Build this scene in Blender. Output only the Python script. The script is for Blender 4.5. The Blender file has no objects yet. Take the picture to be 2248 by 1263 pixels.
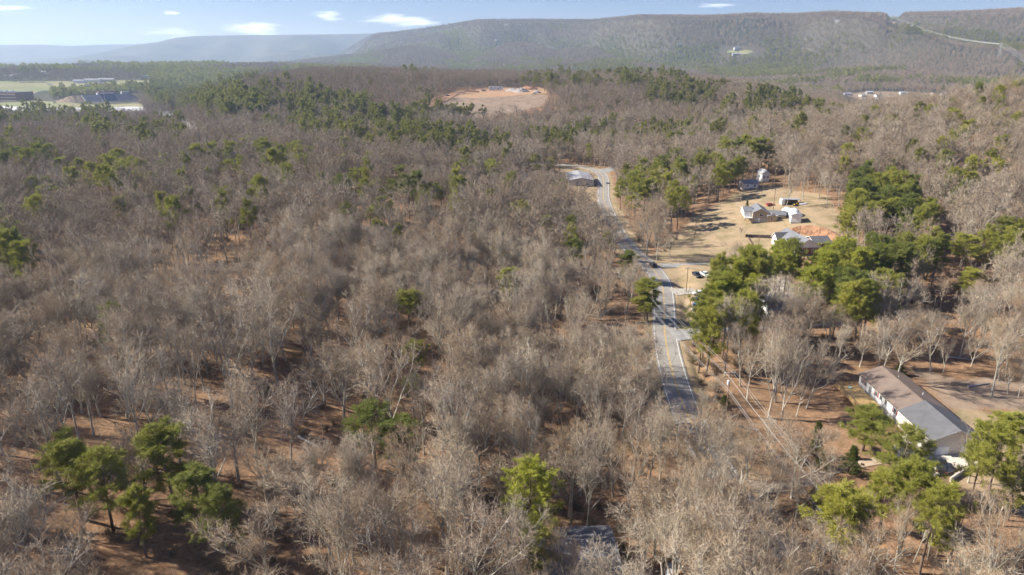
import bpy, math, random
import numpy as np
from mathutils import Vector, Matrix

# ------------------------------------------------------------------ camera, light, exposure
SC = bpy.context.scene
COL = SC.collection
R = math.radians
CAM_H = 83.0
PITCH = 18.8
FPX = 1500.0                       # focal length in pixels of the 2248 px wide photograph
cam_d = bpy.data.cameras.new('camera')
cam = bpy.data.objects.new('camera', cam_d)
COL.objects.link(cam)
cam.location = (0, 0, CAM_H)
cam.rotation_euler = (R(90 - PITCH), 0, 0)
cam_d.sensor_width = 36.0
cam_d.lens = 36.0 * FPX / 2248.0
cam_d.clip_start = 1.0
cam_d.clip_end = 60000.0
SC.camera = cam

SUN_EL, SUN_AZ = 35.0, -80.0       # azimuth clockwise from +Y (view direction); the sun is to the left
SUN_STRENGTH = 5.0
SKY_STRENGTH = 0.056
EXPOSURE = 1.16
HAZE_DENSITY = 0.0001

world = bpy.data.worlds.new('World')
SC.world = world
world.use_nodes = True
wn, wl = world.node_tree.nodes, world.node_tree.links
wn.clear()
w_out = wn.new('ShaderNodeOutputWorld')
w_bg = wn.new('ShaderNodeBackground')
sky = wn.new('ShaderNodeTexSky')
sky.sky_type = 'NISHITA'
sky.sun_disc = False
sky.sun_elevation = R(SUN_EL)
sky.sun_rotation = R(SUN_AZ)
sky.altitude = 300
sky.air_density = 1.0
sky.dust_density = 0.15
sky.ozone_density = 1.6
w_bg.inputs['Strength'].default_value = SKY_STRENGTH
# thin clouds, spread all round the sky just above the horizon
tc = wn.new('ShaderNodeTexCoord')
sep = wn.new('ShaderNodeSeparateXYZ')
wl.new(tc.outputs['Generated'], sep.inputs[0])


def wmath(op, a, b=None, c=None, clamp=False):
    n = wn.new('ShaderNodeMath')
    n.operation = op
    n.use_clamp = clamp
    for i, v in enumerate((a, b, c)):
        if v is None:
            continue
        if isinstance(v, (int, float)):
            n.inputs[i].default_value = v
        else:
            wl.new(v, n.inputs[i])
    return n.outputs[0]


az = wmath('ARCTAN2', sep.outputs[0], sep.outputs[1])
comb = wn.new('ShaderNodeCombineXYZ')
wl.new(wmath('MULTIPLY', az, 1.0), comb.inputs[0])
wl.new(wmath('MULTIPLY', sep.outputs[2], 7.0), comb.inputs[1])
nz = wn.new('ShaderNodeTexNoise')
nz.inputs['Scale'].default_value = 13.0
nz.inputs['Detail'].default_value = 7
nz.inputs['Roughness'].default_value = 0.55
wl.new(comb.outputs[0], nz.inputs['Vector'])
fine = wmath('SUBTRACT', nz.outputs[0], 0.5)
cloud_val = None
# (azimuth deg, elevation deg, half-width deg, half-height deg)
for (ca, ce, cw, ch) in ((-34.0, 2.9, 1.8, 0.34), (-14.3, 2.75, 1.9, 0.42), (-9.0, 2.6, 3.6, 0.50), (-24.6, 1.5, 2.6, 0.5), (-19.8, 1.7, 2.4, 0.5),
                         (14.5, 3.45, 1.9, 0.28), (33.5, 4.0, 5.0, 0.3), (-24.8, 2.8, 0.6, 0.15), (-22.5, 4.1, 1.0, 0.15),
                         (52, 3.2, 3.6, 0.6), (70, 4.0, 2.8, 0.5), (95, 2.5, 4.5, 0.7), (120, 4, 3, 0.5), (150, 3, 4, 0.6),
                         (-52, 3.0, 3.4, 0.5), (-75, 4.2, 3.0, 0.6), (-100, 2.8, 4.5, 0.6), (-130, 3.6, 3.2, 0.6), (-160, 3, 4, 0.6)):
    du = wmath('DIVIDE', wmath('SUBTRACT', az, R(ca)), R(cw))
    dv = wmath('DIVIDE', wmath('SUBTRACT', sep.outputs[2], math.sin(R(ce))), R(ch))
    d = wmath('SQRT', wmath('ADD', wmath('MULTIPLY', du, du), wmath('MULTIPLY', dv, dv)))
    v = wmath('SUBTRACT', 0.9, d)
    cloud_val = v if cloud_val is None else wmath('MAXIMUM', cloud_val, v)
cv = wmath('ADD', cloud_val, wmath('MULTIPLY', fine, 4.2))
cfac = wmath('MULTIPLY', wmath('SMOOTH_MIN', wmath('MAXIMUM', wmath('MULTIPLY', cv, 1.1), 0.0), 1.0, 0.2), 0.85, clamp=True)
veil_n = wn.new('ShaderNodeTexNoise')
veil_n.inputs['Scale'].default_value = 1.7
veil_n.inputs['Detail'].default_value = 5
wl.new(comb.outputs[0], veil_n.inputs['Vector'])
veil_h = wmath('SUBTRACT', 1.0, wmath('MULTIPLY', sep.outputs[2], 14.0), clamp=True)
veil = wmath('MULTIPLY', wmath('MULTIPLY', wmath('SUBTRACT', veil_n.outputs[0], 0.35), 1.6, clamp=True), veil_h, clamp=True)
fac_all = wmath('MAXIMUM', cfac, wmath('MULTIPLY', veil, 0.30))
tint = wn.new('ShaderNodeMix')
tint.data_type = 'RGBA'
tint.blend_type = 'MULTIPLY'
tint.inputs[0].default_value = 1.0
wl.new(sky.outputs[0], tint.inputs[6])
tint.inputs[7].default_value = (0.61, 0.69, 1.04, 1)
mixc = wn.new('ShaderNodeMix')
mixc.data_type = 'RGBA'
wl.new(fac_all, mixc.inputs[0])
wl.new(tint.outputs[2], mixc.inputs[6])
mixc.inputs[7].default_value = (15.0, 15.4, 16.0, 1)
wl.new(mixc.outputs[2], w_bg.inputs['Color'])
wl.new(w_bg.outputs[0], w_out.inputs[0])

sun_d = bpy.data.lights.new('sun', 'SUN')
sun_d.energy = SUN_STRENGTH
sun_d.angle = R(0.53)
sun_d.color = (1.0, 0.93, 0.82)
sun = bpy.data.objects.new('sun', sun_d)
COL.objects.link(sun)
sdir = Vector((math.sin(R(SUN_AZ)) * math.cos(R(SUN_EL)), math.cos(R(SUN_AZ)) * math.cos(R(SUN_EL)), math.sin(R(SUN_EL))))
sun.rotation_euler = sdir.to_track_quat('Z', 'Y').to_euler()
sun.location = (-60, 30, 120)

SC.view_settings.view_transform = 'Standard'
SC.view_settings.look = 'None'
SC.view_settings.exposure = EXPOSURE
SC.view_settings.gamma = 1.0
SC.view_settings.use_curve_mapping = False
SC.render.engine = 'CYCLES'
SC.cycles.use_adaptive_sampling = True
SC.cycles.adaptive_threshold = 0.03
SC.cycles.max_bounces = 4
SC.cycles.diffuse_bounces = 2
SC.cycles.glossy_bounces = 2
SC.cycles.transmission_bounces = 3
SC.cycles.volume_bounces = 0
SC.cycles.transparent_max_bounces = 4
SC.cycles.caustics_reflective = False
SC.cycles.caustics_refractive = False

random.seed(7)
RG = np.random.default_rng(7)


# ------------------------------------------------------------------ numeric helpers
def sstep(a, b, x):
    t = np.clip((x - a) / (b - a), 0, 1)
    return t * t * (3 - 2 * t)


def vnoise(x, y, seed=0):
    xi = np.floor(x).astype(np.int64); yi = np.floor(y).astype(np.int64)
    xf = x - xi; yf = y - yi
    u = xf * xf * (3 - 2 * xf); v = yf * yf * (3 - 2 * yf)

    def h(a, b):
        n = (a * 374761393 + b * 668265263 + seed * 974711) & 0x7fffffff
        n = ((n ^ (n >> 13)) * 1274126177) & 0x7fffffff
        return ((n ^ (n >> 16)) & 0xffff) / 65535.0
    return (h(xi, yi) * (1 - u) + h(xi + 1, yi) * u) * (1 - v) + (h(xi, yi + 1) * (1 - u) + h(xi + 1, yi + 1) * u) * v


def fbm(x, y, sc, oct=4, seed=0):
    s = 0; a = 1; tot = 0
    for o in range(oct):
        s = s + a * (vnoise(x / sc + 17.3 * o, y / sc - 9.1 * o, seed + o) * 2 - 1)
        tot += a; a *= 0.5; sc *= 0.5
    return s / tot


ST, CT = math.sin(R(PITCH)), math.cos(R(PITCH))


def ray(px, py):
    a = (px - 1124.0) / FPX; b = (631.5 - py) / FPX
    return np.array([a, CT + b * ST, -ST + b * CT])


def plane(px, py, z=0.0):
    d = ray(px, py); t = (z - CAM_H) / d[2]
    return d[0] * t, d[1] * t


def project(x, y, z):
    dz = z - CAM_H
    depth = y * CT - dz * ST
    up = y * ST + dz * CT
    depth = np.maximum(depth, 0.1)
    return 1124.0 + FPX * x / depth, 631.5 - FPX * up / depth, depth


def poly_dist(x, y, pts, closed=False):
    d = np.full(np.shape(x), 1e9)
    n = len(pts)
    for i in range(n if closed else n - 1):
        ax, ay = pts[i]; bx, by = pts[(i + 1) % n]
        vx, vy = bx - ax, by - ay
        L = vx * vx + vy * vy + 1e-9
        t = np.clip(((x - ax) * vx + (y - ay) * vy) / L, 0, 1)
        d = np.minimum(d, np.hypot(x - ax - t * vx, y - ay - t * vy))
    return d


def inside(x, y, pts):
    r = np.zeros(np.shape(x), bool)
    n = len(pts)
    for i in range(n):
        ax, ay = pts[i]; bx, by = pts[(i + 1) % n]
        if ay == by:
            continue
        c = ((ay > y) != (by > y)) & (x < (bx - ax) * (y - ay) / (by - ay) + ax)
        r ^= c
    return r


def sdf(x, y, pts):
    d = poly_dist(x, y, pts, True)
    return np.where(inside(x, y, pts), d, -d)


def smooth_line(pts, step=2.0):
    P = [np.array(p, float) for p in pts]
    P = [2 * P[0] - P[1]] + P + [2 * P[-1] - P[-2]]
    out = []
    for i in range(1, len(P) - 2):
        L = np.linalg.norm(P[i + 1] - P[i]); n = max(2, int(L / step))
        for k in range(n):
            t = k / n
            out.append(0.5 * ((2 * P[i]) + (-P[i - 1] + P[i + 1]) * t + (2 * P[i - 1] - 5 * P[i] + 4 * P[i + 1] - P[i + 2]) * t * t
                              + (-P[i - 1] + 3 * P[i] - 3 * P[i + 1] + P[i + 2]) * t ** 3))
    out.append(P[-2])
    return np.array(out)


# ------------------------------------------------------------------ the lie of the land
ROAD = [(52, -260), (48, -60), (45.5, 40), (45, 96), (43.8, 118), (42.8, 149), (45, 177), (48.5, 201), (53, 223), (57.2, 247), (57.8, 262), (56.5, 278),
        (54, 294), (52.4, 319), (53, 360), (55.5, 408), (60, 445), (64.2, 478), (65.5, 505), (60.5, 528), (49, 543), (30, 549), (0, 553), (-60, 566)]
ROAD_S = smooth_line(ROAD, 3.0)
SIDE = [(66, 512), (76, 527), (92, 538), (130, 545), (180, 548)]

CREST = [(520, 7200, 70), (700, 7000, 76), (840, 6600, 72), (985, 5400, 53), (1050, 5000, 43), (1180, 4800, 42), (1300, 4600, 43), (1400, 4400, 33), (1560, 4300, 34),
         (1650, 4200, 29), (1750, 4200, 30), (1820, 4100, 25), (1930, 4050, 28), (1944, 4050, 30), (1951, 4050, 38), (1974, 4050, 38), (1986, 4050, 27),
         (2100, 4000, 25), (2248, 3900, 18), (2500, 3900, 14), (3000, 4200, 20), (4500, 4600, 60)]
CREST_B = [(-2500, 9000, 150), (-600, 9000, 120), (150, 9000, 112), (345, 9000, 93), (385, 9000, 83), (430, 9000, 79), (560, 9000, 77), (700, 9000, 76), (860, 9000, 73), (1000, 9000, 75), (1500, 9000, 90)]
CREST_C = [(-3500, 13000, 105), (-900, 13000, 96), (0, 13000, 99), (90, 13000, 98), (150, 13000, 101), (240, 13000, 98), (300, 13000, 97), (345, 13000, 95), (420, 13000, 96), (700, 13000, 100)]


def crest_tab(tab, drop):
    A, Rr, Hh = [], [], []
    for px, r, py in tab:
        d = ray(px, py)
        A.append(math.atan2(d[0], d[1])); Rr.append(r)
        Hh.append(CAM_H + r * d[2] / math.hypot(d[0], d[1]) - drop)
    return np.array(A), np.array(Rr, float), np.array(Hh)


TA, TB, TCR = crest_tab(CREST, 20), crest_tab(CREST_B, 0), crest_tab(CREST_C, 0)


def layer(x, y, r, a, tab, foot, edge, seed, amp, tail=0.12):
    Rc = np.interp(a, tab[0], tab[1]); Hc = np.interp(a, tab[0], tab[2])
    Rf = Rc * foot
    t = (r - Rf) / (Rc - Rf)
    n = 1 - np.abs(fbm(x + 0.25 * y, y * 0.5, 1150 * amp, 4, seed)) * 2.0      # spurs running down the slope
    tt = np.clip(t + (n - 0.55) * 1.0 * np.clip(t * 2.2, 0, 1) * np.clip((1.02 - t) * 5, 0, 1), 0, 1)
    prof = 0.62 * tt + 0.38 * tt * tt * (3 - 2 * tt)
    h = Hc * prof
    h = np.minimum(h, CAM_H + (Hc - CAM_H) * r / Rc - 8 * np.clip(1 - t, 0, 1))
    h = np.where(t > 1, Hc - (r - Rc) * tail, h)
    w = sstep(edge[0], edge[1], a)
    return h * w, t


FOOTHILLS = [(800, 4300, 75, 420), (905, 3900, 118, 330), (1040, 3900, 90, 240), (1140, 3700, 128, 260), (1270, 3500, 105, 260), (1370, 3700, 135, 240), (1500, 3500, 112, 260),
             (1640, 3500, 142, 280), (1790, 3400, 120, 260), (1900, 3300, 138, 240), (2060, 3200, 118, 280), (2200, 3100, 130, 260), (2380, 3200, 120, 300)]


def H(x, y, detail=True):
    x = np.asarray(x, float); y = np.asarray(y, float)
    r = np.hypot(x, y); a = np.arctan2(x, y); ad = np.degrees(a)
    rd = poly_dist(x, y, ROAD)
    w = sstep(6, 34, rd)
    z = 2.6 * fbm(x, y, 90, 4, 3)
    z = z + 11 * sstep(20, -110, x - 0.06 * y) * sstep(900, 500, y)                 # wooded rise left of the road
    z = z - 5.0 * np.exp(-(((x - 12) / 18) ** 2 + ((y - 128) / 45) ** 2))             # ravine
    z = z + 7.0 * sstep(72, 150, x) * sstep(200, 290, y) * sstep(620, 480, y)
    z = z + 2.0 * sstep(70, 110, x) * sstep(240, 150, y)
    # right-hand hill
    ph = sstep(290, 640, r) * sstep(1050, 720, r)
    z = z + ph * np.interp(ad, [9, 16, 22, 25, 36, 50, 80, 110], [0, 6, 14, 20, 40, 44, 30, 0])
    # middle hill
    pm = sstep(590, 960, r) * sstep(1700, 1230, r)
    z = z + pm * np.interp(ad, [-60, -25.5, -21, -16, -12, -5, 3, 9, 14, 18, 21, 26], [0, 0, 30, 44, 46, 40, 38, 40, 34, 26, 16, 0])
    # ridge beyond the valley on the right
    z = z + sstep(1650, 2250, r) * sstep(3200, 2600, r) * np.interp(ad, [14, 22, 27, 33, 44, 60], [0, 22, 40, 30, 24, 0]) * (1 + 0.35 * fbm(x, y, 500, 3, 8))
    # far plain on the left, gently rising
    z = z + sstep(1750, 2350, r) * sstep(3600, 2800, r) * np.interp(ad, [-70, -45, -30, -18, -8, 4], [10, 34, 38, 40, 30, 0]) * (1 + 0.25 * fbm(x, y, 350, 3, 14))
    z = z + sstep(2800, 3600, r) * np.interp(ad, [-70, -40, -14, 4], [4, 16, 16, 0])
    z = z * w
    # ditch along the right side of the road
    if detail:
        near = (r < 420)
        if near.any():
            xc = np.interp(y, ROAD_S[:, 1], ROAD_S[:, 0])
            dd = x - xc - 7.6
            z = z - 1.1 * np.exp(-(dd / 1.4) ** 2) * sstep(150, 165, y) * sstep(262, 245, y) * sstep(3, 7, np.abs(y - 237)) * sstep(5, 9, np.abs(y - 199))
            z = z + 1.2 * sstep(9, 15, x - xc) * sstep(150, 165, y) * sstep(275, 262, y) * sstep(3, 7, np.abs(y - 237)) * sstep(5, 9, np.abs(y - 199)) * sstep(60, 30, x - xc)
    big = r > 1900
    if big.any():
        h1, _ = layer(x, y, r, a, TA, 0.52, (R(-15.5), R(-10.2)), 21, 1.0)
        h2, _ = layer(x, y, r, a, TB, 0.70, (R(-95), R(-80)), 31, 1.6)
        h2 = h2 * sstep(R(30), R(10), a)
        h2 = h2 * (0.90 + 0.10 * sstep(R(-31), R(-26), a)) * sstep(R(-37), R(-26.5), a)
        h3, _ = layer(x, y, r, a, TCR, 0.78, (R(-120), R(-90)), 41, 2.0, 0.02)
        h3 = h3 * sstep(R(30), R(5), a)
        # foothill spurs that run out from the mountain towards the viewer
        for (fpx, fr, fh, fw) in FOOTHILLS:
            fa = math.atan2((fpx - 1124.0) / FPX, 1.05)
            ux_, uy_ = math.sin(fa), math.cos(fa)
            al = x * ux_ + y * uy_ - fr; la = x * uy_ - y * ux_ + 0.18 * al
            mk = (np.abs(al) < 1300) & (np.abs(la) < 2.2 * fw)
            if mk.any():
                h1[mk] = np.maximum(h1[mk], fh * np.exp(-(al[mk] / 620) ** 2 - (la[mk] / fw) ** 2) * (1 + 0.12 * fbm(x[mk], y[mk], 300, 3, 51)))
        m = np.maximum(np.maximum(h1, h2), h3)
        z = np.where(big, np.maximum(z, m), z)
    return z


def at(px, py, rmax=15000, dz=0.0):
    """the point of the ground (plus dz) seen at pixel px, py"""
    d = ray(px, py)
    t = np.geomspace(70, rmax, 230)
    X, Y, Z = d[0] * t, d[1] * t, CAM_H + d[2] * t
    g = H(X, Y) + dz
    k = np.nonzero(Z < g)[0]
    if len(k) and k[0] > 0:
        t = np.linspace(t[k[0] - 1], t[k[0]], 14)
        X, Y, Z = d[0] * t, d[1] * t, CAM_H + d[2] * t
        g = H(X, Y) + dz
        k = np.nonzero(Z < g)[0]
    if len(k) == 0:
        return float(X[-1]), float(Y[-1]), float(g[-1])
    k = k[0]
    if k == 0:
        return float(X[0]), float(Y[0]), float(g[0])
    e0 = Z[k - 1] - g[k - 1]; e1 = g[k] - Z[k]
    f = e0 / (e0 + e1)
    tt = t[k - 1] + (t[k] - t[k - 1]) * f
    return float(d[0] * tt), float(d[1] * tt), float(CAM_H + d[2] * tt)


def at_list(pts, dz=0.0):
    return [at(p[0], p[1], dz=dz)[:2] for p in pts]


def Hs(x, y):
    return float(H(np.array([x]), np.array([y]))[0])


# ------------------------------------------------------------------ materials
MATS = {}


class NT:
    def __init__(self, name):
        self.m = bpy.data.materials.new(name)
        self.m.use_nodes = True
        self.n = self.m.node_tree.nodes; self.l = self.m.node_tree.links
        self.n.clear()
        self.out = self.n.new('ShaderNodeOutputMaterial')
        self.b = self.n.new('ShaderNodeBsdfPrincipled')
        self.l.new(self.b.outputs[0], self.out.inputs[0])
        self.b.inputs['Specular IOR Level'].default_value = 0.25
        self.geo = None

    def pos(self):
        if self.geo is None:
            self.geo = self.n.new('ShaderNodeNewGeometry')
        return self.geo.outputs['Position']

    def noise(self, scale, detail=4, rough=0.6, vec=None, vscale=None):
        n = self.n.new('ShaderNodeTexNoise')
        n.inputs['Scale'].default_value = scale
        n.inputs['Detail'].default_value = detail
        n.inputs['Roughness'].default_value = rough
        v = vec or self.pos()
        if vscale:
            mp = self.n.new('ShaderNodeMapping'); mp.inputs['Scale'].default_value = vscale
            self.l.new(v, mp.inputs[0]); v = mp.outputs[0]
        self.l.new(v, n.inputs['Vector'])
        return n.outputs[0]

    def math(self, op, a, b=0.0, clamp=False):
        n = self.n.new('ShaderNodeMath'); n.operation = op; n.use_clamp = clamp
        for i, v in enumerate((a, b)):
            if isinstance(v, (int, float)):
                n.inputs[i].default_value = v
            else:
                self.l.new(v, n.inputs[i])
        return n.outputs[0]

    def ramp(self, fac, stops):
        n = self.n.new('ShaderNodeValToRGB')
        el = n.color_ramp.elements
        while len(el) < len(stops):
            el.new(0.5)
        for e, (p, c) in zip(el, stops):
            e.position = p; e.color = (*c, 1)
        self.l.new(fac, n.inputs[0])
        return n.outputs[0]

    def mix(self, fac, a, b, blend='MIX'):
        n = self.n.new('ShaderNodeMix'); n.data_type = 'RGBA'; n.blend_type = blend
        for i, v in ((0, fac), (6, a), (7, b)):
            if isinstance(v, (int, float)):
                n.inputs[i].default_value = v
            elif isinstance(v, tuple):
                n.inputs[i].default_value = (*v, 1)
            else:
                self.l.new(v, n.inputs[i])
        return n.outputs[2]

    def attr(self, name):
        n = self.n.new('ShaderNodeAttribute'); n.attribute_name = name
        return n.outputs['Fac']

    def rnd(self):
        n = self.n.new('ShaderNodeObjectInfo')
        return n.outputs['Random']

    def bump(self, h, strength=0.3, dist=0.1):
        n = self.n.new('ShaderNodeBump')
        n.inputs['Strength'].default_value = strength
        n.inputs['Distance'].default_value = dist
        self.l.new(h, n.inputs['Height'])
        self.l.new(n.outputs[0], self.b.inputs['Normal'])

    def col(self, c):
        if isinstance(c, tuple):
            self.b.inputs['Base Color'].default_value = (*c, 1)
        else:
            self.l.new(c, self.b.inputs['Base Color'])


def mat(name, c, rough=0.7, var=0.12, scale=1.5, metal=0.0, spec=0.25, bump=0.0):
    if name in MATS:
        return MATS[name]
    t = NT(name)
    n = t.noise(scale, 5)
    lo = tuple(v * (1 - var) for v in c); hi = tuple(min(1, v * (1 + var)) for v in c)
    t.col(t.ramp(n, [(0.3, lo), (0.7, hi)]))
    t.b.inputs['Roughness'].default_value = rough
    t.b.inputs['Metallic'].default_value = metal
    t.b.inputs['Specular IOR Level'].default_value = spec
    if bump:
        t.bump(n, bump, 0.05)
    MATS[name] = t.m
    return t.m


def shingle(name, c):
    t = NT(name)
    n1 = t.noise(0.5, 4); n2 = t.noise(9, 3)
    c1 = t.ramp(n1, [(0.3, tuple(v * 0.85 for v in c)), (0.7, tuple(v * 1.15 for v in c))])
    c2 = t.mix(t.math('MULTIPLY', n2, 0.55), c1, tuple(v * 0.55 for v in c))
    t.col(c2); t.b.inputs['Roughness'].default_value = 0.9
    t.bump(n2, 0.4, 0.03)
    MATS[name] = t.m
    return t.m


def ground_material():
    t = NT('woodland_ground')
    # leaf litter
    nb = t.noise(0.035, 5, 0.6); nf = t.noise(1.3, 6, 0.75); nl = t.noise(5.0, 3, 0.7)
    litter = t.ramp(nf, [(0.25, (0.12, 0.07, 0.042)), (0.45, (0.29, 0.17, 0.095)), (0.62, (0.43, 0.262, 0.150)), (0.8, (0.54, 0.36, 0.23))])
    nm = t.noise(0.28, 5, 0.7)
    litter = t.mix(t.math('MULTIPLY', t.math('SUBTRACT', nm, 0.46), 4.0, True), litter, (0.165, 0.108, 0.066))
    litter = t.mix(t.math('MULTIPLY', t.math('SUBTRACT', t.noise(0.6, 4, 0.7), 0.56), 5.0, True), litter, (0.50, 0.345, 0.215))
    litter = t.mix(t.math('MULTIPLY', nl, 0.45), litter, (0.09, 0.052, 0.034))
    litter = t.mix(t.math('MULTIPLY', t.math('SUBTRACT', nb, 0.45), 2.0, True), litter, (0.17, 0.125, 0.078))
    # dry winter lawn
    lawn = t.ramp(t.noise(0.12, 6, 0.65), [(0.3, (0.19, 0.165, 0.085)), (0.45, (0.31, 0.24, 0.145)), (0.58, (0.40, 0.295, 0.19)), (0.72, (0.33, 0.225, 0.145))])
    lawn = t.mix(t.math('MULTIPLY', t.noise(2.5, 4), 0.4), lawn, (0.24, 0.18, 0.10))
    lawn = t.mix(t.math('MULTIPLY', t.math('SUBTRACT', t.noise(0.22, 6, 0.75, vscale=(1.0, 0.35, 1.0)), 0.54), 5.0, True), lawn, (0.20, 0.165, 0.08))
    clay = t.ramp(t.noise(0.35, 6, 0.7), [(0.3, (0.24, 0.14, 0.082)), (0.5, (0.40, 0.25, 0.15)), (0.7, (0.50, 0.355, 0.235))])
    field = t.ramp(t.noise(0.01, 4), [(0.35, (0.19, 0.215, 0.10)), (0.6, (0.28, 0.25, 0.14))])
    brush = t.ramp(t.noise(0.12, 7, 0.8), [(0.3, (0.15, 0.108, 0.075)), (0.5, (0.27, 0.20, 0.145)), (0.7, (0.37, 0.285, 0.21))])
    wob = t.math('MULTIPLY', t.math('SUBTRACT', t.noise(0.075, 7, 0.75), 0.5), 16.0)
    # far wooded slopes
    fw = t.ramp(t.noise(0.0028, 8, 0.72), [(0.36, (0.05, 0.065, 0.035)), (0.45, (0.11, 0.10, 0.068)), (0.60, (0.165, 0.14, 0.105)), (0.72, (0.09, 0.09, 0.055))])
    fw = t.mix(t.math('MULTIPLY', t.noise(0.06, 3, 0.8), 0.9), fw, (0.035, 0.035, 0.028))
    c = t.mix(t.math('MULTIPLY', t.attr('far'), 1.0), litter, fw)
    for nm, cc, wmul in (('brush', brush, 1.0), ('lawn', lawn, 1.0), ('field', field, 1.0), ('clay', clay, 0.7)):
        f = t.math('MULTIPLY', t.math('ADD', t.attr(nm), t.math('MULTIPLY', wob, wmul)), 0.45, True)
        c = t.mix(f, c, cc)
    t.col(c)
    t.b.inputs['Roughness'].default_value = 1.0
    t.b.inputs['Specular IOR Level'].default_value = 0.05
    t.bump(nf, 0.6, 0.15)
    return t.m


def twig_material(name, cols, spread=1.0):
    t = NT(name)
    r = t.rnd(); n = t.noise(0.012, 3, 0.5)
    f = t.math('ADD', t.math('MULTIPLY', r, 0.62), t.math('MULTIPLY', t.math('SUBTRACT', n, 0.31), 1.0), True)
    k = len(cols) - 1
    t.col(t.ramp(f, [(i / k, c) for i, c in enumerate(cols)]))
    t.b.inputs['Roughness'].default_value = 0.85
    t.b.inputs['Specular IOR Level'].default_value = 0.15
    MATS[name] = t.m
    return t.m


def bark_material(name, c1, c2):
    t = NT(name)
    n = t.noise(1.6, 5, 0.7, vscale=(1, 1, 0.35))
    base = t.ramp(n, [(0.3, c1), (0.62, c2)])
    r = t.rnd()
    t.col(t.mix(t.math('MULTIPLY', r, 0.5), base, tuple(v * 0.72 for v in c1)))
    t.b.inputs['Roughness'].default_value = 0.9
    t.bump(n, 0.5, 0.05)
    MATS[name] = t.m
    return t.m


def needle_material(name, cols):
    t = NT(name)
    r = t.rnd(); n = t.noise(0.55, 3, 0.6)
    f = t.math('ADD', t.math('MULTIPLY', r, 0.6), t.math('MULTIPLY', n, 0.4), True)
    k = len(cols) - 1
    t.col(t.ramp(f, [(i / k, c) for i, c in enumerate(cols)]))
    t.b.inputs['Roughness'].default_value = 0.6
    t.b.inputs['Specular IOR Level'].default_value = 0.2
    # thin needles let some light through
    tr = t.n.new('ShaderNodeBsdfTranslucent')
    tr.inputs[0].default_value = (0.28, 0.29, 0.05, 1)
    ms = t.n.new('ShaderNodeMixShader'); ms.inputs[0].default_value = 0.30
    t.l.new(t.b.outputs[0], ms.inputs[1]); t.l.new(tr.outputs[0], ms.inputs[2]); t.l.new(ms.outputs[0], t.out.inputs[0])
    MATS[name] = t.m
    return t.m


# ------------------------------------------------------------------ mesh helpers
class MB:
    def __init__(self):
        self.v = []; self.f = []; self.mi = []

    def add(self, vs, fs, mi=0):
        o = len(self.v)
        self.v += [tuple(map(float, p)) for p in vs]
        self.f += [tuple(o + i for i in f) for f in fs]
        self.mi += [mi] * len(fs)
        return self

    def box(self, c, s, rz=0.0, mi=0, taper=1.0):
        hx, hy, hz = s[0] / 2, s[1] / 2, s[2] / 2
        cr, sr = math.cos(rz), math.sin(rz)
        vs = []
        for z, k in ((-hz, 1.0), (hz, taper)):
            for x, y in ((-hx, -hy), (hx, -hy), (hx, hy), (-hx, hy)):
                x *= k; y *= k
                vs.append((c[0] + x * cr - y * sr, c[1] + x * sr + y * cr, c[2] + z))
        return self.add(vs, [(0, 3, 2, 1), (4, 5, 6, 7), (0, 1, 5, 4), (1, 2, 6, 5), (2, 3, 7, 6), (3, 0, 4, 7)], mi)

    def tube(self, p0, p1, r0, r1=None, n=6, mi=0, cap=True):
        r1 = r0 if r1 is None else r1
        p0 = Vector(p0); p1 = Vector(p1); d = (p1 - p0).normalized()
        u = d.orthogonal().normalized(); w = d.cross(u)
        vs = []
        for p, r in ((p0, r0), (p1, r1)):
            for k in range(n):
                a = 2 * math.pi * k / n
                vs.append(p + u * (r * math.cos(a)) + w * (r * math.sin(a)))
        fs = [(k, (k + 1) % n, n + (k + 1) % n, n + k) for k in range(n)]
        if cap:
            fs += [tuple(range(n - 1, -1, -1)), tuple(range(n, 2 * n))]
        return self.add(vs, fs, mi)

    def prism(self, prof, y0, y1, mi=0):
        """prof: (x, z) outline, extruded along y"""
        n = len(prof)
        vs = [(x, y0, z) for x, z in prof] + [(x, y1, z) for x, z in prof]
        fs = [(k, (k + 1) % n, n + (k + 1) % n, n + k) for k in range(n)]
        fs += [tuple(range(n - 1, -1, -1)), tuple(range(n, 2 * n))]
        return self.add(vs, fs, mi)

    def mesh(self, name, mats):
        me = bpy.data.meshes.new(name)
        me.from_pydata(self.v, [], self.f)
        for m in (mats if isinstance(mats, (list, tuple)) else [mats]):
            me.materials.append(m)
        if any(self.mi):
            me.polygons.foreach_set('material_index', self.mi)
        me.update()
        return me

    def obj(self, name, mats, parent=None, loc=(0, 0, 0), rz=0.0):
        o = bpy.data.objects.new(name, self.mesh(name, mats))
        COL.objects.link(o)
        o.location = loc; o.rotation_euler = (0, 0, rz)
        if parent is not None:
            o.parent = parent
        return o


def tag(o, label=None, cat=None, group=None, kind=None):
    if label: o['label'] = label
    if cat: o['category'] = cat
    if group: o['group'] = group
    if kind: o['kind'] = kind
    return o


def thing(name, label, cat, loc=(0, 0, 0), rz=0.0, group=None):
    o = bpy.data.objects.new(name, None)
    o.empty_display_size = 0.5
    COL.objects.link(o)
    o.location = loc; o.rotation_euler = (0, 0, rz)
    return tag(o, label, cat, group)
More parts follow.
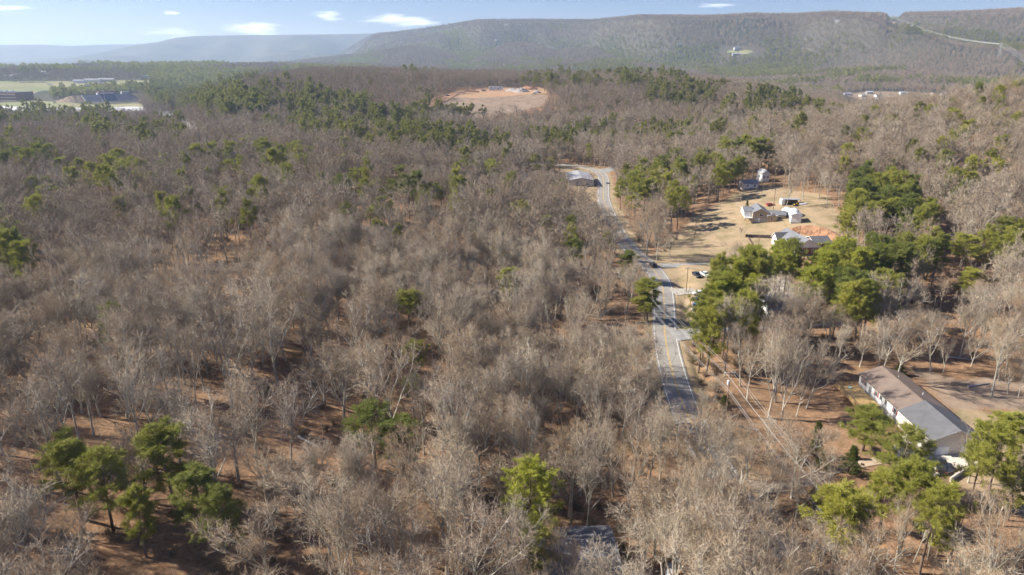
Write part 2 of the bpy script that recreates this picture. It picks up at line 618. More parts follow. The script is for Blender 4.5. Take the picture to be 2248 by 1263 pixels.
# ------------------------------------------------------------------ ground, masks
PX_LAWN = [
    [(1472, 760), (1486, 690), (1484, 640), (1458, 598), (1432, 560), (1470, 520), (1530, 470), (1610, 425), (1700, 408), (1820, 430), (1850, 480), (1850, 560), (1760, 566), (1660, 590), (1570, 650), (1545, 735)],
    [(2080, 900), (2250, 900), (2420, 910), (2500, 1100), (2350, 1150), (2150, 1120), (2090, 1060), (2100, 950)],
    [(1222, 361), (1298, 364), (1312, 400), (1310, 450), (1288, 430), (1240, 408)],
    [(1340, 430), (1352, 440), (1372, 500), (1350, 505)],
]
PX_CLAY = [
    [(928, 240), (960, 222), (1000, 199), (1080, 194), (1186, 191), (1204, 205), (1120, 211), (1040, 216), (1000, 214), (960, 236)],
    [(1030, 224), (1045, 226), (1040, 231), (1026, 229)],
]
PX_BRUSH = [[(985, 212), (1100, 208), (1205, 208), (1195, 232), (1120, 250), (1050, 262), (930, 244)],
            [(1990, 800), (2100, 828), (2250, 832), (2400, 860), (2420, 905), (2250, 905), (2085, 905), (2030, 850)], [(1850, 208), (1900, 201), (1990, 202), (2075, 207), (2060, 213), (1960, 220), (1890, 220)]]
PX_FIELD = [[(-200, 178), (330, 176), (336, 186), (200, 192), (90, 200), (60, 210), (-200, 212)], [(-200, 226), (100, 222), (190, 230), (305, 226), (325, 234), (300, 243), (-200, 243)],
            [(1592, 114), (1608, 109), (1645, 109), (1660, 116), (1636, 120), (1598, 119)],
            ]
G_LAWN = [at_list(p) for p in PX_LAWN]
G_CLAY = [at_list(p) for p in PX_CLAY]
# the cut in the mountain crest where the power line passes
_n0 = np.array(at(1958, 50)[:2]); _dir = _n0 / np.linalg.norm(_n0); _side = np.array([_dir[1], -_dir[0]])
G_CLAY.append([tuple(_n0 + _dir * a + _side * b) for a, b in ((-70, -14), (-70, 6), (160, 26), (160, -26))])
G_BRUSH = [at_list(p) for p in PX_BRUSH]
G_FIELD = [at_list(p) for p in PX_FIELD]


def region(x, y, polys, reach=60):
    s = np.full(x.shape, -float(reach))
    for p in polys:
        P = np.array(p); lo = P.min(0) - reach; hi = P.max(0) + reach
        m = (x > lo[0]) & (x < hi[0]) & (y > lo[1]) & (y < hi[1])
        if m.any():
            s[m] = np.maximum(s[m], sdf(x[m], y[m], p))
    return s


def build_ground():
    ang = np.concatenate([np.arange(-180, -44, 4.0), np.arange(-44, 44.01, 0.31), np.arange(48, 180, 4.0)])
    rr = np.concatenate([[0.5, 15, 30], np.geomspace(45, 15500, 560)])
    A, RR = np.meshgrid(np.radians(ang), rr)
    X = RR * np.sin(A); Y = RR * np.cos(A)
    x = X.ravel(); y = Y.ravel()
    z = H(x, y)
    rd = poly_dist(x, y, ROAD_S[::3].tolist()) if False else poly_dist(x, y, ROAD)
    z = z - 0.10 * sstep(6.0, 4.2, rd)
    me = bpy.data.meshes.new('ground')
    na, nr = len(ang), len(rr)
    idx = np.arange(na * nr).reshape(nr, na)
    nxt = np.roll(idx, -1, axis=1)
    q = np.stack([idx[:-1], idx[1:], nxt[1:], nxt[:-1]], -1).reshape(-1, 4)[:, ::-1]
    me.from_pydata(np.stack([x, y, z], -1).tolist(), [], q.tolist())
    me.polygons.foreach_set('use_smooth', [True] * len(me.polygons))
    lawn = region(x, y, G_LAWN)
    lawn = np.maximum(lawn, np.where(np.hypot(x, y) < 600, 8.5 - poly_dist(x, y, ROAD), -60))
    r = np.hypot(x, y)
    for nm, v in (('lawn', lawn), ('clay', region(x, y, G_CLAY)), ('brush', region(x, y, G_BRUSH)), ('field', region(x, y, G_FIELD)),
                  ('far', sstep(650, 1500, r))):
        at_ = me.attributes.new(nm, 'FLOAT', 'POINT')
        at_.data.foreach_set('value', v.astype(np.float32))
    me.materials.append(ground_material())
    o = bpy.data.objects.new('ground', me)
    COL.objects.link(o)
    tag(o, kind='structure')


build_ground()


def ribbon(name, line, width, m, dz=0.03, off=0.0, kind=None, parent=None, step=2.0, cross=1, skirt=0.0, flat=False):
    P = smooth_line(line, step)
    T = np.gradient(P, axis=0); T /= np.linalg.norm(T, axis=1)[:, None]
    N = np.stack([T[:, 1], -T[:, 0]], -1)
    w = np.interp(np.linspace(0, 1, len(P)), np.linspace(0, 1, len(width)), width) if isinstance(width, (list, tuple)) else np.full(len(P), float(width))
    cols = []
    for k in range(cross + 1):
        s = off + (k / cross - 0.5) * w
        q = P + N * s[:, None]
        zz = (np.zeros(len(q)) if flat else H(q[:, 0], q[:, 1], False)) + dz
        cols.append(np.column_stack([q, zz]))
    if skirt:
        a = cols[0].copy(); a[:, 2] -= skirt; b = cols[-1].copy(); b[:, 2] -= skirt
        cols = [a] + cols + [b]
    V = np.concatenate(cols); n = len(P); fs = []
    for c in range(len(cols) - 1):
        for i in range(n - 1):
            fs.append((c * n + i, (c + 1) * n + i, (c + 1) * n + i + 1, c * n + i + 1))
    me = bpy.data.meshes.new(name); me.from_pydata(V.tolist(), [], fs); me.materials.append(m)
    o = bpy.data.objects.new(name, me); COL.objects.link(o)
    if kind: o['kind'] = kind
    if parent: o.parent = parent
    return o


def asphalt():
    t = NT('worn_asphalt')
    a = t.ramp(t.noise(0.18, 6, 0.7), [(0.3, (0.23, 0.215, 0.192)), (0.5, (0.305, 0.285, 0.255)), (0.7, (0.36, 0.338, 0.305))])
    b = t.noise(6, 4, 0.7)
    c = t.mix(t.math('MULTIPLY', b, 0.3), a, (0.11, 0.105, 0.10))
    v = t.n.new('ShaderNodeTexVoronoi'); v.feature = 'DISTANCE_TO_EDGE'; v.inputs['Scale'].default_value = 0.22
    t.l.new(t.pos(), v.inputs['Vector'])
    crack = t.math('LESS_THAN', v.outputs['Distance'], 0.008)
    t.col(t.mix(t.math('MULTIPLY', crack, 0.6), c, (0.07, 0.068, 0.066)))
    t.b.inputs['Roughness'].default_value = 0.85
    return t.m


M_ASPH = asphalt()
M_GRAVEL = mat('pale_gravel', (0.37, 0.34, 0.29), 0.95, 0.25, 0.8)
M_OLDASPH = mat('old_grey_drive', (0.27, 0.262, 0.25), 0.95, 0.22, 0.35)
M_CONC = mat('concrete', (0.52, 0.47, 0.40), 0.9, 0.14, 0.5)
M_WLINE = mat('white_road_paint', (0.74, 0.73, 0.70), 0.7, 0.12, 0.6)
M_YLINE = mat('yellow_road_paint', (0.62, 0.38, 0.07), 0.7, 0.16, 0.5)

ribbon('road', ROAD, 7.7, M_ASPH, 0.06, 0, 'structure', cross=4, skirt=0.5, flat=True)
ribbon('road_edge_line', ROAD, 0.14, M_WLINE, 0.067, 3.3, 'structure', flat=True)
ribbon('road_edge_line', ROAD, 0.14, M_WLINE, 0.067, -3.3, 'structure', flat=True)
ribbon('road_centre_line', ROAD, 0.11, M_YLINE, 0.067, 0.14, 'structure', flat=True)
ribbon('road_centre_line', ROAD, 0.11, M_YLINE, 0.067, -0.14, 'structure', flat=True)
ribbon('side_road', SIDE, [13, 9, 6.5, 6], M_OLDASPH, 0.05, 0, 'structure', cross=4, skirt=0.6)
DRIVES = [
    ([(1450, 584), (1490, 583), (1540, 581), (1590, 584), (1625, 580), (1660, 569), (1720, 562)], [6.5, 5.0, 4.6, 4.2, 3.5], M_OLDASPH),
    ([(1476, 642), (1510, 640), (1560, 640), (1610, 650), (1680, 665)], [8, 4.2, 5, 8], M_GRAVEL),
    ([(1476, 737), (1520, 733), (1580, 722), (1640, 718), (1720, 715), (1800, 712), (1880, 709)], [9, 4.5, 4, 3.6], M_OLDASPH),
    ([(1640, 1066), (1700, 1072), (1770, 1060), (1835, 1032), (1890, 1020), (1960, 1010), (2060, 1020)], [4, 2.4, 2.2, 2.6, 5], mat('sandy_track', (0.36, 0.28, 0.20), 0.95, 0.35, 0.5)),
]
DRIVE_XY = []
for pts, w, m in DRIVES:
    line = at_list(pts)
    DRIVE_XY.append((line, max(w) / 2))
    ribbon('driveway', line, w, m, 0.14, 0, 'structure', cross=3, skirt=0.5)
# gravel lot under the pines beside the road
lot = at_list([(1600, 620), (1720, 600), (1745, 690), (1680, 705), (1590, 680)])


def sheet(name, poly, m, dz=0.16, kind='structure', n=14, thick=0.5):
    P = np.array(poly); lo, hi = P.min(0), P.max(0)
    b = MB(); c = P.mean(0)
    rings = [[(c[0] + (p[0] - c[0]) * k / 5, c[1] + (p[1] - c[1]) * k / 5) for p in smooth_line(list(map(tuple, P)) + [tuple(P[0])], 4)[:-1]] for k in range(1, 6)]
    vs = [(c[0], c[1], Hs(*c) + dz)]
    m_ = len(rings[0])
    for rg in rings:
        for p in rg:
            vs.append((p[0], p[1], Hs(*p) + dz))
    for p in rings[-1]:
        vs.append((p[0], p[1], Hs(*p) + dz - thick))
    fs = [(0, 1 + i, 1 + (i + 1) % m_) for i in range(m_)]
    for k in range(5):
        a, d = 1 + k * m_, 1 + (k + 1) * m_
        fs += [(a + i, d + i, d + (i + 1) % m_, a + (i + 1) % m_) for i in range(m_)]
    b.add(vs, fs)
    o = b.obj(name, m); o['kind'] = kind
    return o


sheet('gravel_lot', lot, M_GRAVEL)

# ------------------------------------------------------------------ building materials
M_TAN = mat('tan_brick', (0.40, 0.31, 0.20), 0.85, 0.18, 4)
M_WHITE = mat('white_siding', (0.78, 0.78, 0.77), 0.6, 0.04, 2)
M_CREAM = mat('cream_siding', (0.62, 0.56, 0.46), 0.7, 0.06, 2)
M_BRICK = mat('red_brick', (0.26, 0.12, 0.085), 0.85, 0.2, 3)
M_BLOCK = mat('grey_block', (0.40, 0.39, 0.37), 0.85, 0.1, 2)
M_TRIM = mat('white_trim', (0.80, 0.80, 0.78), 0.5, 0.03, 2)
M_GLASS = mat('window_glass', (0.035, 0.045, 0.06), 0.08, 0.1, 1, spec=0.6)
M_RBROWN = shingle('brown_shingle', (0.215, 0.165, 0.135))
M_RGREY = shingle('charcoal_shingle', (0.135, 0.135, 0.145))
M_RMID = shingle('slate_grey_shingle', (0.20, 0.205, 0.22))
M_RLIGHT = shingle('weathered_grey_roofing', (0.34, 0.34, 0.36))
M_METAL = mat('pale_metal_roofing', (0.52, 0.56, 0.60), 0.4, 0.08, 0.3, metal=0.3)
M_PINEWOOD = mat('yellow_deck_timber', (0.60, 0.40, 0.17), 0.75, 0.15, 2)
M_TIMBER = mat('weathered_timber', (0.20, 0.145, 0.10), 0.9, 0.2, 2)
M_DARKT = mat('dark_timber', (0.06, 0.05, 0.045), 0.9, 0.2, 2)
M_POLE = mat('pole_timber', (0.235, 0.155, 0.10), 0.9, 0.2, 1.5)
M_WIRE = mat('aluminium_wire', (0.50, 0.50, 0.49), 0.5, 0.05, 1, metal=0.2)
M_SHUT = mat('maroon_shutter', (0.30, 0.07, 0.06), 0.7, 0.05, 2)
M_TARP = mat('pale_tarpaulin', (0.58, 0.63, 0.62), 0.6, 0.12, 1.2)
M_RED = mat('red_paint', (0.50, 0.05, 0.035), 0.4, 0.05, 2)
M_YEL = mat('yellow_machine_paint', (0.75, 0.40, 0.03), 0.4, 0.08, 2)
M_RUB = mat('black_rubber', (0.025, 0.025, 0.026), 0.8, 0.1, 2)
M_BLUE = mat('blue_seating', (0.03, 0.07, 0.22), 0.6, 0.1, 0.5)
M_SEAT = mat('grey_bleacher', (0.30, 0.30, 0.34), 0.7, 0.1, 0.3)
M_CLAYM = mat('clay_heap', (0.40, 0.23, 0.13), 0.95, 0.3, 0.4, bump=0.5)
M_ROCK = mat('grey_rubble', (0.40, 0.37, 0.34), 0.95, 0.35, 0.5, bump=0.6)


def window(parent, c, w, h, face, depth=0.08, shutters=False, mull=True):
    """c centre on the wall plane; face 'x+','x-','y+','y-' is the way it looks"""
    n = {'x+': (1, 0), 'x-': (-1, 0), 'y+': (0, 1), 'y-': (0, -1)}[face]
    ux, uy = -n[1], n[0]

    def bx(b, du, dz, sw, sh, out, th):
        cx = c[0] + ux * du + n[0] * out; cy = c[1] + uy * du + n[1] * out
        b.box((cx, cy, c[2] + dz), (abs(ux) * sw + abs(n[0]) * th, abs(uy) * sw + abs(n[1]) * th, sh))
    b = MB(); fr = 0.10
    bx(b, 0, h / 2 + fr / 2, w + 2 * fr, fr, 0.05, 0.1); bx(b, 0, -h / 2 - fr / 2, w + 2 * fr, fr, 0.05, 0.1)
    bx(b, w / 2 + fr / 2, 0, fr, h, 0.05, 0.1); bx(b, -w / 2 - fr / 2, 0, fr, h, 0.05, 0.1)
    if mull:
        bx(b, 0, 0, 0.07, h, 0.045, 0.07)
    f = b.obj('window', M_TRIM, parent)
    p = MB(); bx(p, 0, 0, w, h, 0.015, 0.04); p.obj('pane', M_GLASS, f)
    if shutters:
        for s in (-1, 1):
            q = MB(); bx(q, s * (w / 2 + fr + 0.22), 0, 0.36, h + 0.1, 0.05, 0.06); q.obj('shutter', M_SHUT, parent)


def gable_part(parent, x0, x1, y0, y1, z0, hw, rise, axis, wm, rm, over=0.45, names=('wall', 'roof')):
    """a block with a gabled roof; axis = direction of the ridge"""
    b = MB()
    cx, cy = (x0 + x1) / 2, (y0 + y1) / 2
    if axis == 'y':
        prof = [(x0, z0), (x1, z0), (x1, z0 + hw), (cx, z0 + hw + rise), (x0, z0 + hw)]
        b.prism(prof, y0, y1)
    else:
        prof = [(y0, z0), (y1, z0), (y1, z0 + hw), (cy, z0 + hw + rise), (y0, z0 + hw)]
        b.prism(prof, x0, x1)
        b.v = [(y, x, z) for x, y, z in b.v]; b.f = [f[::-1] for f in b.f]
    w = b.obj(names[0], wm, parent)
    r = MB(); th = 0.16
    half = (x1 - x0) / 2 if axis == 'y' else (y1 - y0) / 2
    sl = rise / half
    c = cx if axis == 'y' else cy
    ex = half + over
    e0 = z0 + hw - over * sl
    top = z0 + hw + rise
    lift = 0.02
    prof = [(c - ex, e0 + lift), (c, top + lift), (c + ex, e0 + lift), (c + ex, e0 + th + lift), (c, top + th + lift), (c - ex, e0 + th + lift)]
    if axis == 'y':
        r.prism(prof, y0 - over, y1 + over)
    else:
        r.prism(prof, x0 - over, x1 + over)
        r.v = [(y, x, z) for x, y, z in r.v]; r.f = [f[::-1] for f in r.f]
    ro = r.obj(names[1], rm, parent)
    # white fascia boards along both gable ends
    for e in ((y0 - over, y1 + over) if axis == 'y' else (x0 - over, x1 + over)):
        pf = [(c - ex, e0 - 0.06), (c, top - 0.06), (c + ex, e0 - 0.06), (c + ex, e0 + 0.14), (c, top + 0.14), (c - ex, e0 + 0.14)]
        k = MB(); k.prism(pf, e - 0.03 if e < c else e - 0.01, e + 0.03)
        if axis == 'x':
            k.v = [(y, x, z) for x, y, z in k.v]; k.f = [f[::-1] for f in k.f]
        k.obj('fascia', M_TRIM, ro)
    return w, ro


def foundation(parent, x0, x1, y0, y1, d=1.6):
    MB().box(((x0 + x1) / 2, (y0 + y1) / 2, -d / 2 + 0.001), (x1 - x0 - 0.1, y1 - y0 - 0.1, d)).obj('foundation', M_BLOCK, parent)


FOOT = []      # (x, y, radius) kept free of trees


def house_brown():
    x0, x1, y0, y1 = 90.6, 101.6, 141.5, 161
    z = Hs(96, 151) + 0.9
    t = thing('ranch_house', 'long white ranch house with brown shingle roof, grey garage wing and timber deck', 'house', (96, 151, z))
    X0, X1, Y0, Y1 = x0 - 96, x1 - 96, y0 - 151, y1 - 151
    gable_part(t, X0, X1, Y0, Y1, 0, 2.7, 2.0, 'y', M_WHITE, M_RBROWN)
    foundation(t, X0, X1, Y0, Y1, 2.2)
    for yy, w in ((8.0, 0.75), (6.6, 0.75), (1.2, 1.0), (-1.0, 1.0), (-3.2, 0.8), (-7.4, 1.1)):
        window(t, (X0, yy, 1.55), w, 1.25, 'x-', shutters=yy in (8.0, 1.2, -7.4))
    MB().box((X0 - 0.03, 4.2, 1.05), (0.08, 1.0, 2.1)).obj('door', mat('grey_door', (0.30, 0.32, 0.35), 0.5), t)
    window(t, (-2, Y1, 1.5), 1.0, 1.1, 'y+'); window(t, (2.5, Y1, 1.5), 1.0, 1.1, 'y+')
    for xx, yy in ((1.6, 5), (2.6, -4)):
        MB().tube((xx, yy, 3.6), (xx, yy, 4.6), 0.07, n=8).obj('vent_pipe', M_TRIM, t)
    # ridge vent caps
    MB().box((0, 0, 4.92), (0.35, 17.5, 0.07)).obj('ridge_cap', M_RBROWN, t)
    # garage wing, slightly higher and charcoal
    gable_part(t, X0 - 0.3, X1 - 0.4, Y0 - 13.0, Y0 - 0.46, -1.0, 4.0, 2.35, 'y', M_CREAM, M_RGREY)
    for xx in (-3.0, 2.2):
        d = MB().box((xx, Y0 - 13.03, 0.2), (2.7, 0.08, 2.2)).obj('garage_door', M_TRIM, t)
        for k in range(4):
            MB().box((xx, Y0 - 13.085, -0.6 + 0.53 * k), (2.5, 0.03, 0.42)).obj('panel', M_WHITE, d)
    # deck
    dk = []
    zf = -0.25
    n = 22
    bm = None
    for k in range(n):
        o = MB().box((X0 - 3.4, -1.6 + k * 0.5, zf), (6.0, 0.46, 0.05)).obj('deck_board', M_PINEWOOD, t) if bm is None else bm.copy()
        if bm is None: bm = o
        else:
            COL.objects.link(o); o.location.y = k * 0.5
    for xx in (X0 - 6.3, X0 - 3.4, X0 - 0.6):
        for yy in (-1.7, 3.6, 9.0):
            MB().box((xx, yy, -1.5), (0.14, 0.14, 2.4)).obj('deck_post', M_PINEWOOD, t)
    rl = MB()
    for zz in (0.25, 0.75):
        rl.box((X0 - 6.42, 3.65, zz), (0.08, 10.9, 0.12)); rl.box((X0 - 3.6, 9.15, zz), (5.7, 0.08, 0.12))
    for k in range(9):
        rl.box((X0 - 6.42, -1.7 + k * 1.35, 0.2), (0.1, 0.1, 1.1))
    for k in range(5):
        rl.box((X0 - 6.2 + k * 1.35, 9.15, 0.2), (0.1, 0.1, 1.1))
    rl.obj('railing', M_PINEWOOD, t)
    st = MB()
    for k in range(7):
        st.box((X0 - 1.8, -2.1 - k * 0.32, zf - 0.2 - k * 0.2), (1.6, 0.34, 0.06))
    st.obj('stair', M_PINEWOOD, t)
    FOOT.append((96, 148, 14)); FOOT.append((96, 135, 11)); FOOT.append((86, 154, 6))


house_brown()


def gen_house(name, label, px, py, L, W, hw, rise, axis, wm, rm, rz=0.0, wins=True, cat='house', found=True, group=None, chim=False, dz=0.3, keep=True):
    x, y, z = at(px, py)
    z = Hs(x, y) + dz
    t = thing(name, label, cat, (x, y, z), R(rz), group)
    gable_part(t, -L / 2, L / 2, -W / 2, W / 2, 0, hw, rise, axis, wm, rm)
    if found: foundation(t, -L / 2, L / 2, -W / 2, W / 2, 3.5)
    if wins:
        n = max(2, int(L / 3.2))
        for k in range(n):
            window(t, (-L / 2 + (k + 0.5) * L / n, -W / 2, hw * 0.55), 1.0, min(1.3, hw * 0.5), 'y-')
        m = max(1, int(W / 4))
        for k in range(m):
            window(t, (-L / 2, -W / 2 + (k + 0.5) * W / m, hw * 0.55), 1.0, min(1.3, hw * 0.5), 'x-')
    if chim:
        MB().box((L * 0.2, W * 0.1, hw + rise * 0.9), (0.9, 0.7, 1.8)).obj('chimney', M_BRICK, t)
    if keep: FOOT.append((x, y, max(L, W) * (0.62 if name != 'farmhouse' else 0.4)))
    return t


def house_tan():
    x, y, z = at(1672, 489)
    z = Hs(x, y) + 0.4
    t = thing('brick_house', 'tan brick house with slate grey cross gables and white porch on the dry lawn', 'house', (x, y, z), R(-9))
    # main block: ridge towards the viewer, gable in tan brick
    gable_part(t, -5.0, 3.2, 0, 14, 0, 5.0, 2.1, 'y', M_TAN, M_RMID)
    gable_part(t, -9.2, -5.0, 2.5, 12.5, 2.1, 2.9, 1.5, 'x', M_WHITE, M_RMID, names=('porch_wall', 'porch_roof'))
    gable_part(t, 3.2, 12.5, 2.5, 11, 0, 3.5, 1.5, 'x', M_TAN, M_RMID, names=('wing_wall', 'wing_roof'))
    gable_part(t, 2.6, 7.4, -0.8, 3.0, 0, 3.4, 1.2, 'y', M_TAN, M_RMID, names=('wing_wall', 'wing_roof'))
    foundation(t, -5, 12.4, 0.2, 11, 3.5)
    MB().box((-0.9, -0.04, 1.0), (7.4, 0.1, 2.0)).obj('basement_wall', M_BLOCK, t)
    MB().box((-1.6, -0.12, 1.0), (0.95, 0.08, 1.9)).obj('door', M_WHITE, t)
    window(t, (-0.7, 0, 3.6), 1.7, 1.3, 'y-')
    window(t, (4.6, -0.8, 2.0), 0.9, 1.1, 'y-'); window(t, (9.6, 2.5, 1.9), 1.9, 1.3, 'y-')
    # porch deck, posts and rail at the front left corner
    MB().box((-7.1, 0.8, 2.0), (4.2, 3.4, 0.2)).obj('porch_deck', M_TRIM, t)
    for xx in (-9.1, -7.1, -5.1):
        MB().box((xx, -0.8, 1.0), (0.2, 0.2, 1.8)).obj('porch_post', M_PINEWOOD, t)
        MB().box((xx, -0.8, 3.5), (0.14, 0.14, 2.8)).obj('porch_post', M_TRIM, t)
    rl = MB()
    for zz in (2.5, 3.0):
        rl.box((-7.1, -0.85, zz), (4.2, 0.06, 0.1)); rl.box((-9.15, 0.8, zz), (0.06, 3.3, 0.1))
    for k in range(14):
        rl.box((-9.1 + k * 0.32, -0.85, 2.6), (0.05, 0.05, 0.9))
    rl.obj('railing', M_TRIM, t)
    br = MB()
    for k in range(6):
        br.tube((-9.1 + k * 0.8, -0.8, 0.0), (-8.5 + k * 0.8, -0.8, 1.9), 0.08, n=5)
    br.obj('brace', M_TIMBER, t)
    MB().box((5.0, -0.9, 3.9), (5.6, 0.8, 0.1)).obj('gutter', M_TRIM, t)
    t.scale = (0.9, 0.9, 0.9)
    FOOT.append((x + 1, y + 6, 14))


house_tan()


def house_slate():
    x, y, z = at(1772, 560)
    z = Hs(x, y) + 0.3
    t = thing('new_house', 'white and brick house with charcoal roof below the orange clay bank', 'house', (x, y, z), R(5))
    gable_part(t, -5.5, 5.5, 0, 19.5, 0, 3.3, 3.0, 'y', M_WHITE, M_RMID)
    gable_part(t, -7.6, -0.4, 1.2, 6.8, 0, 3.3, 2.4, 'x', M_WHITE, M_RGREY, names=('porch_wall', 'porch_roof'))
    gable_part(t, -7.2, -0.4, 13.0, 18.0, 0, 3.3, 2.2, 'x', M_WHITE, M_RGREY, names=('porch_wall', 'porch_roof'))
    gable_part(t, 5.5, 13, 5.0, 14.5, 0, 3.1, 1.9, 'x', M_BRICK, M_RGREY, names=('wing_wall', 'wing_roof'))
    MB().box((0, -0.06, 1.4), (10.9, 0.14, 2.8)).obj('brick_front', M_BRICK, t)
    foundation(t, -5.5, 12.8, 0.2, 14, 4)
    for yy in (8.2, 10.0, 11.8):
        window(t, (-5.5, yy, 1.8), 1.1, 1.4, 'x-')
    window(t, (-7.6, 4.0, 1.8), 1.5, 1.4, 'x-'); window(t, (-7.2, 15.5, 1.8), 1.5, 1.4, 'x-')
    window(t, (2.4, -0.13, 1.6), 1.4, 1.3, 'y-'); window(t, (-2.4, -0.13, 1.6), 1.4, 1.3, 'y-')
    FOOT.append((x, y + 8, 15)); FOOT.append((x + 10, y + 12, 9))


house_slate()

gen_house('storage_shed', 'small white and pink-tan gabled shed standing beside the two tarp covers', 1745, 487, 4.6, 6.0, 3.4, 1.0, 'y', M_WHITE, M_METAL, -14, wins=False, cat='shed')
gen_house('metal_building', 'large low building with weathered grey roof beside the far road bend', 1272, 400, 16, 30, 3.6, 1.6, 'y', M_BLOCK, M_RLIGHT, 0)
gen_house('cottage', 'white cottage hidden by dark trunks left of the far road', 1140, 398, 10, 12, 3.4, 2.2, 'y', M_WHITE, M_RMID, 14)
gen_house('farmhouse', 'tall white house showing between trunks above the tan brick house', 1674, 398, 4.5, 7, 5.0, 1.8, 'y', M_WHITE, M_RLIGHT, 8)
gen_house('bungalow', 'low pale house half hidden in trees uphill of the tan brick house', 1642, 412, 9, 7, 2.6, 1.8, 'x', M_WHITE, M_RLIGHT, 10)
gen_house('workshop', 'long building with pale blue metal roof behind the roadside pines', 1722, 694, 11, 15, 3.6, 1.5, 'y', M_WHITE, M_METAL, -6)
gen_house('cabin', 'house with big weathered blue-grey roof at the bottom edge of the view', 1262, 1262, 13, 12, 4.6, 1.6, 'x', M_CREAM, M_RMID, 3)
gen_house('hilltop_house', 'pale house on its own green clearing high on the wooded mountainside', 1618, 109, 24, 12, 5, 5, 'x', M_WHITE, M_RMID, 0, keep=True)
gen_house('pole_barn', 'low grey barn under the hilltop house on the mountainside clearing', 1616, 121, 30, 12, 4, 3, 'x', M_BLOCK, M_RLIGHT, 0, wins=False)
VAL = [(1860, 209, 'white metal barn at the left end of the valley houses', M_RLIGHT, 26, 12, 0), (1893, 213, 'tan cottage in front of the valley houses', M_RLIGHT, 20, 12, 20),
       (1908, 206, 'bright white roofed building at the top of the valley houses', M_METAL, 22, 10, 0), (1926, 213, 'brown roofed house in the middle of the valley houses', M_RBROWN, 18, 11, 10),
       (1893, 221, 'pale shed lowest of the valley houses', M_METAL, 16, 10, 0), (1929, 221, 'white trailer home near the right front of the valley houses', M_METAL, 22, 7, 0),
       (1983, 207, 'long white roofed barn right of the valley houses', M_METAL, 26, 8, 0), (2048, 209, 'small tan house near the right valley edge', M_RBROWN, 14, 9, 30),
       (2070, 210, 'white house rightmost in the valley', M_METAL, 16, 8, 0), (1696, 187, 'white two storey house at the mountain foot', M_RMID, 14, 12, 15),
       (1714, 192, 'low white house at the mountain foot', M_METAL, 18, 9, 0), (1650, 179, 'pale group home at the mountain foot left of the white houses', M_RLIGHT, 24, 10, 0)]
for i, (px, py, lb, rm, L, W, rz) in enumerate(VAL):
    gen_house('valley_house', lb, px, py, L * 0.62, W * 0.8, 3.0, 2.0, 'x', [M_WHITE, M_CREAM, M_BLOCK][i % 3], rm, rz, group='houses in the valley below the mountain')
RIDGE = [(1838, 50, 'pale house with bare soil high on the mountain right of centre'), (908, 76, 'white house leftmost on the wooded crest'), (922, 73, 'cream house on the wooded crest above the saddle'),
         (932, 89, 'tan house halfway up the left end of the mountain'), (1090, 90, 'grey house midway up the mountain'), (1492, 101, 'white house in trees left of the hilltop clearing'),
         (1112, 58, 'white house in the row on the crest'), (1140, 57, 'pale house in the row on the crest'), (1208, 57, 'bright house at the right end of the crest row'), (983, 69, 'white house beside the crest shoulder')]
for i, (px, py, lb) in enumerate(RIDGE):
    gen_house('mountain_house', lb, px, py, 15, 10, 5, 4, 'x', [M_CREAM, M_BLOCK][i % 2], M_RLIGHT, (i * 37) % 50 - 25, wins=False, group='houses high on the mountain')
FLD = [(175, 182, 20, 9, 5, 'white two storey building at the left of the field houses'), (198, 180, 18, 9, 0, 'white cottage next right of the two storey field building'), (214, 180, 14, 8, 0, 'small pale house in the middle of the field houses'),
       (234, 179, 30, 10, 0, 'long low tan building behind the playing field'), (22, 172, 22, 10, 0, 'pale barn far left beyond the field'), (38, 170, 16, 9, 0, 'white barn beside the far left barn'),
       (92, 163, 18, 9, 0, 'white roofed house at the foot of the far trees'), (318, 172, 16, 9, 0, 'small house with blue roof at the right end of the field')]
for i, (px, py, L, W, rz, lb) in enumerate(FLD):
    gen_house('field_house', lb, px, py, L * 1.3, W, 4.5, 3, 'x', [M_WHITE, M_CREAM][i == 3], mat('blue_roofing', (0.10, 0.22, 0.42), 0.6) if i == 7 else M_RLIGHT, rz, wins=i < 4, group='houses beyond the playing field')
gen_house('storage_building', 'pale roofed building showing in the pines below the school', 45, 277, 22, 12, 4, 2.5, 'x', M_WHITE, M_METAL, 0, wins=False)
gen_house('wooded_house', 'grey roofed house among bare trees left of the clay hill', 775, 203, 18, 12, 5, 4, 'x', M_CREAM, M_RLIGHT, 10)
for i, (px, py) in enumerate(((612, 268), (640, 262), (655, 282))):
    gen_house('wooded_house', ['pale house with white roof left among mid distance trees', 'white roofed house topmost in the mid distance trees', 'low white roofed house in front in the mid distance trees'][i], px, py, 20, 10, 4, 2.5, 'x', M_WHITE, M_METAL, i * 15, wins=True, group='houses glimpsed in the mid distance trees')


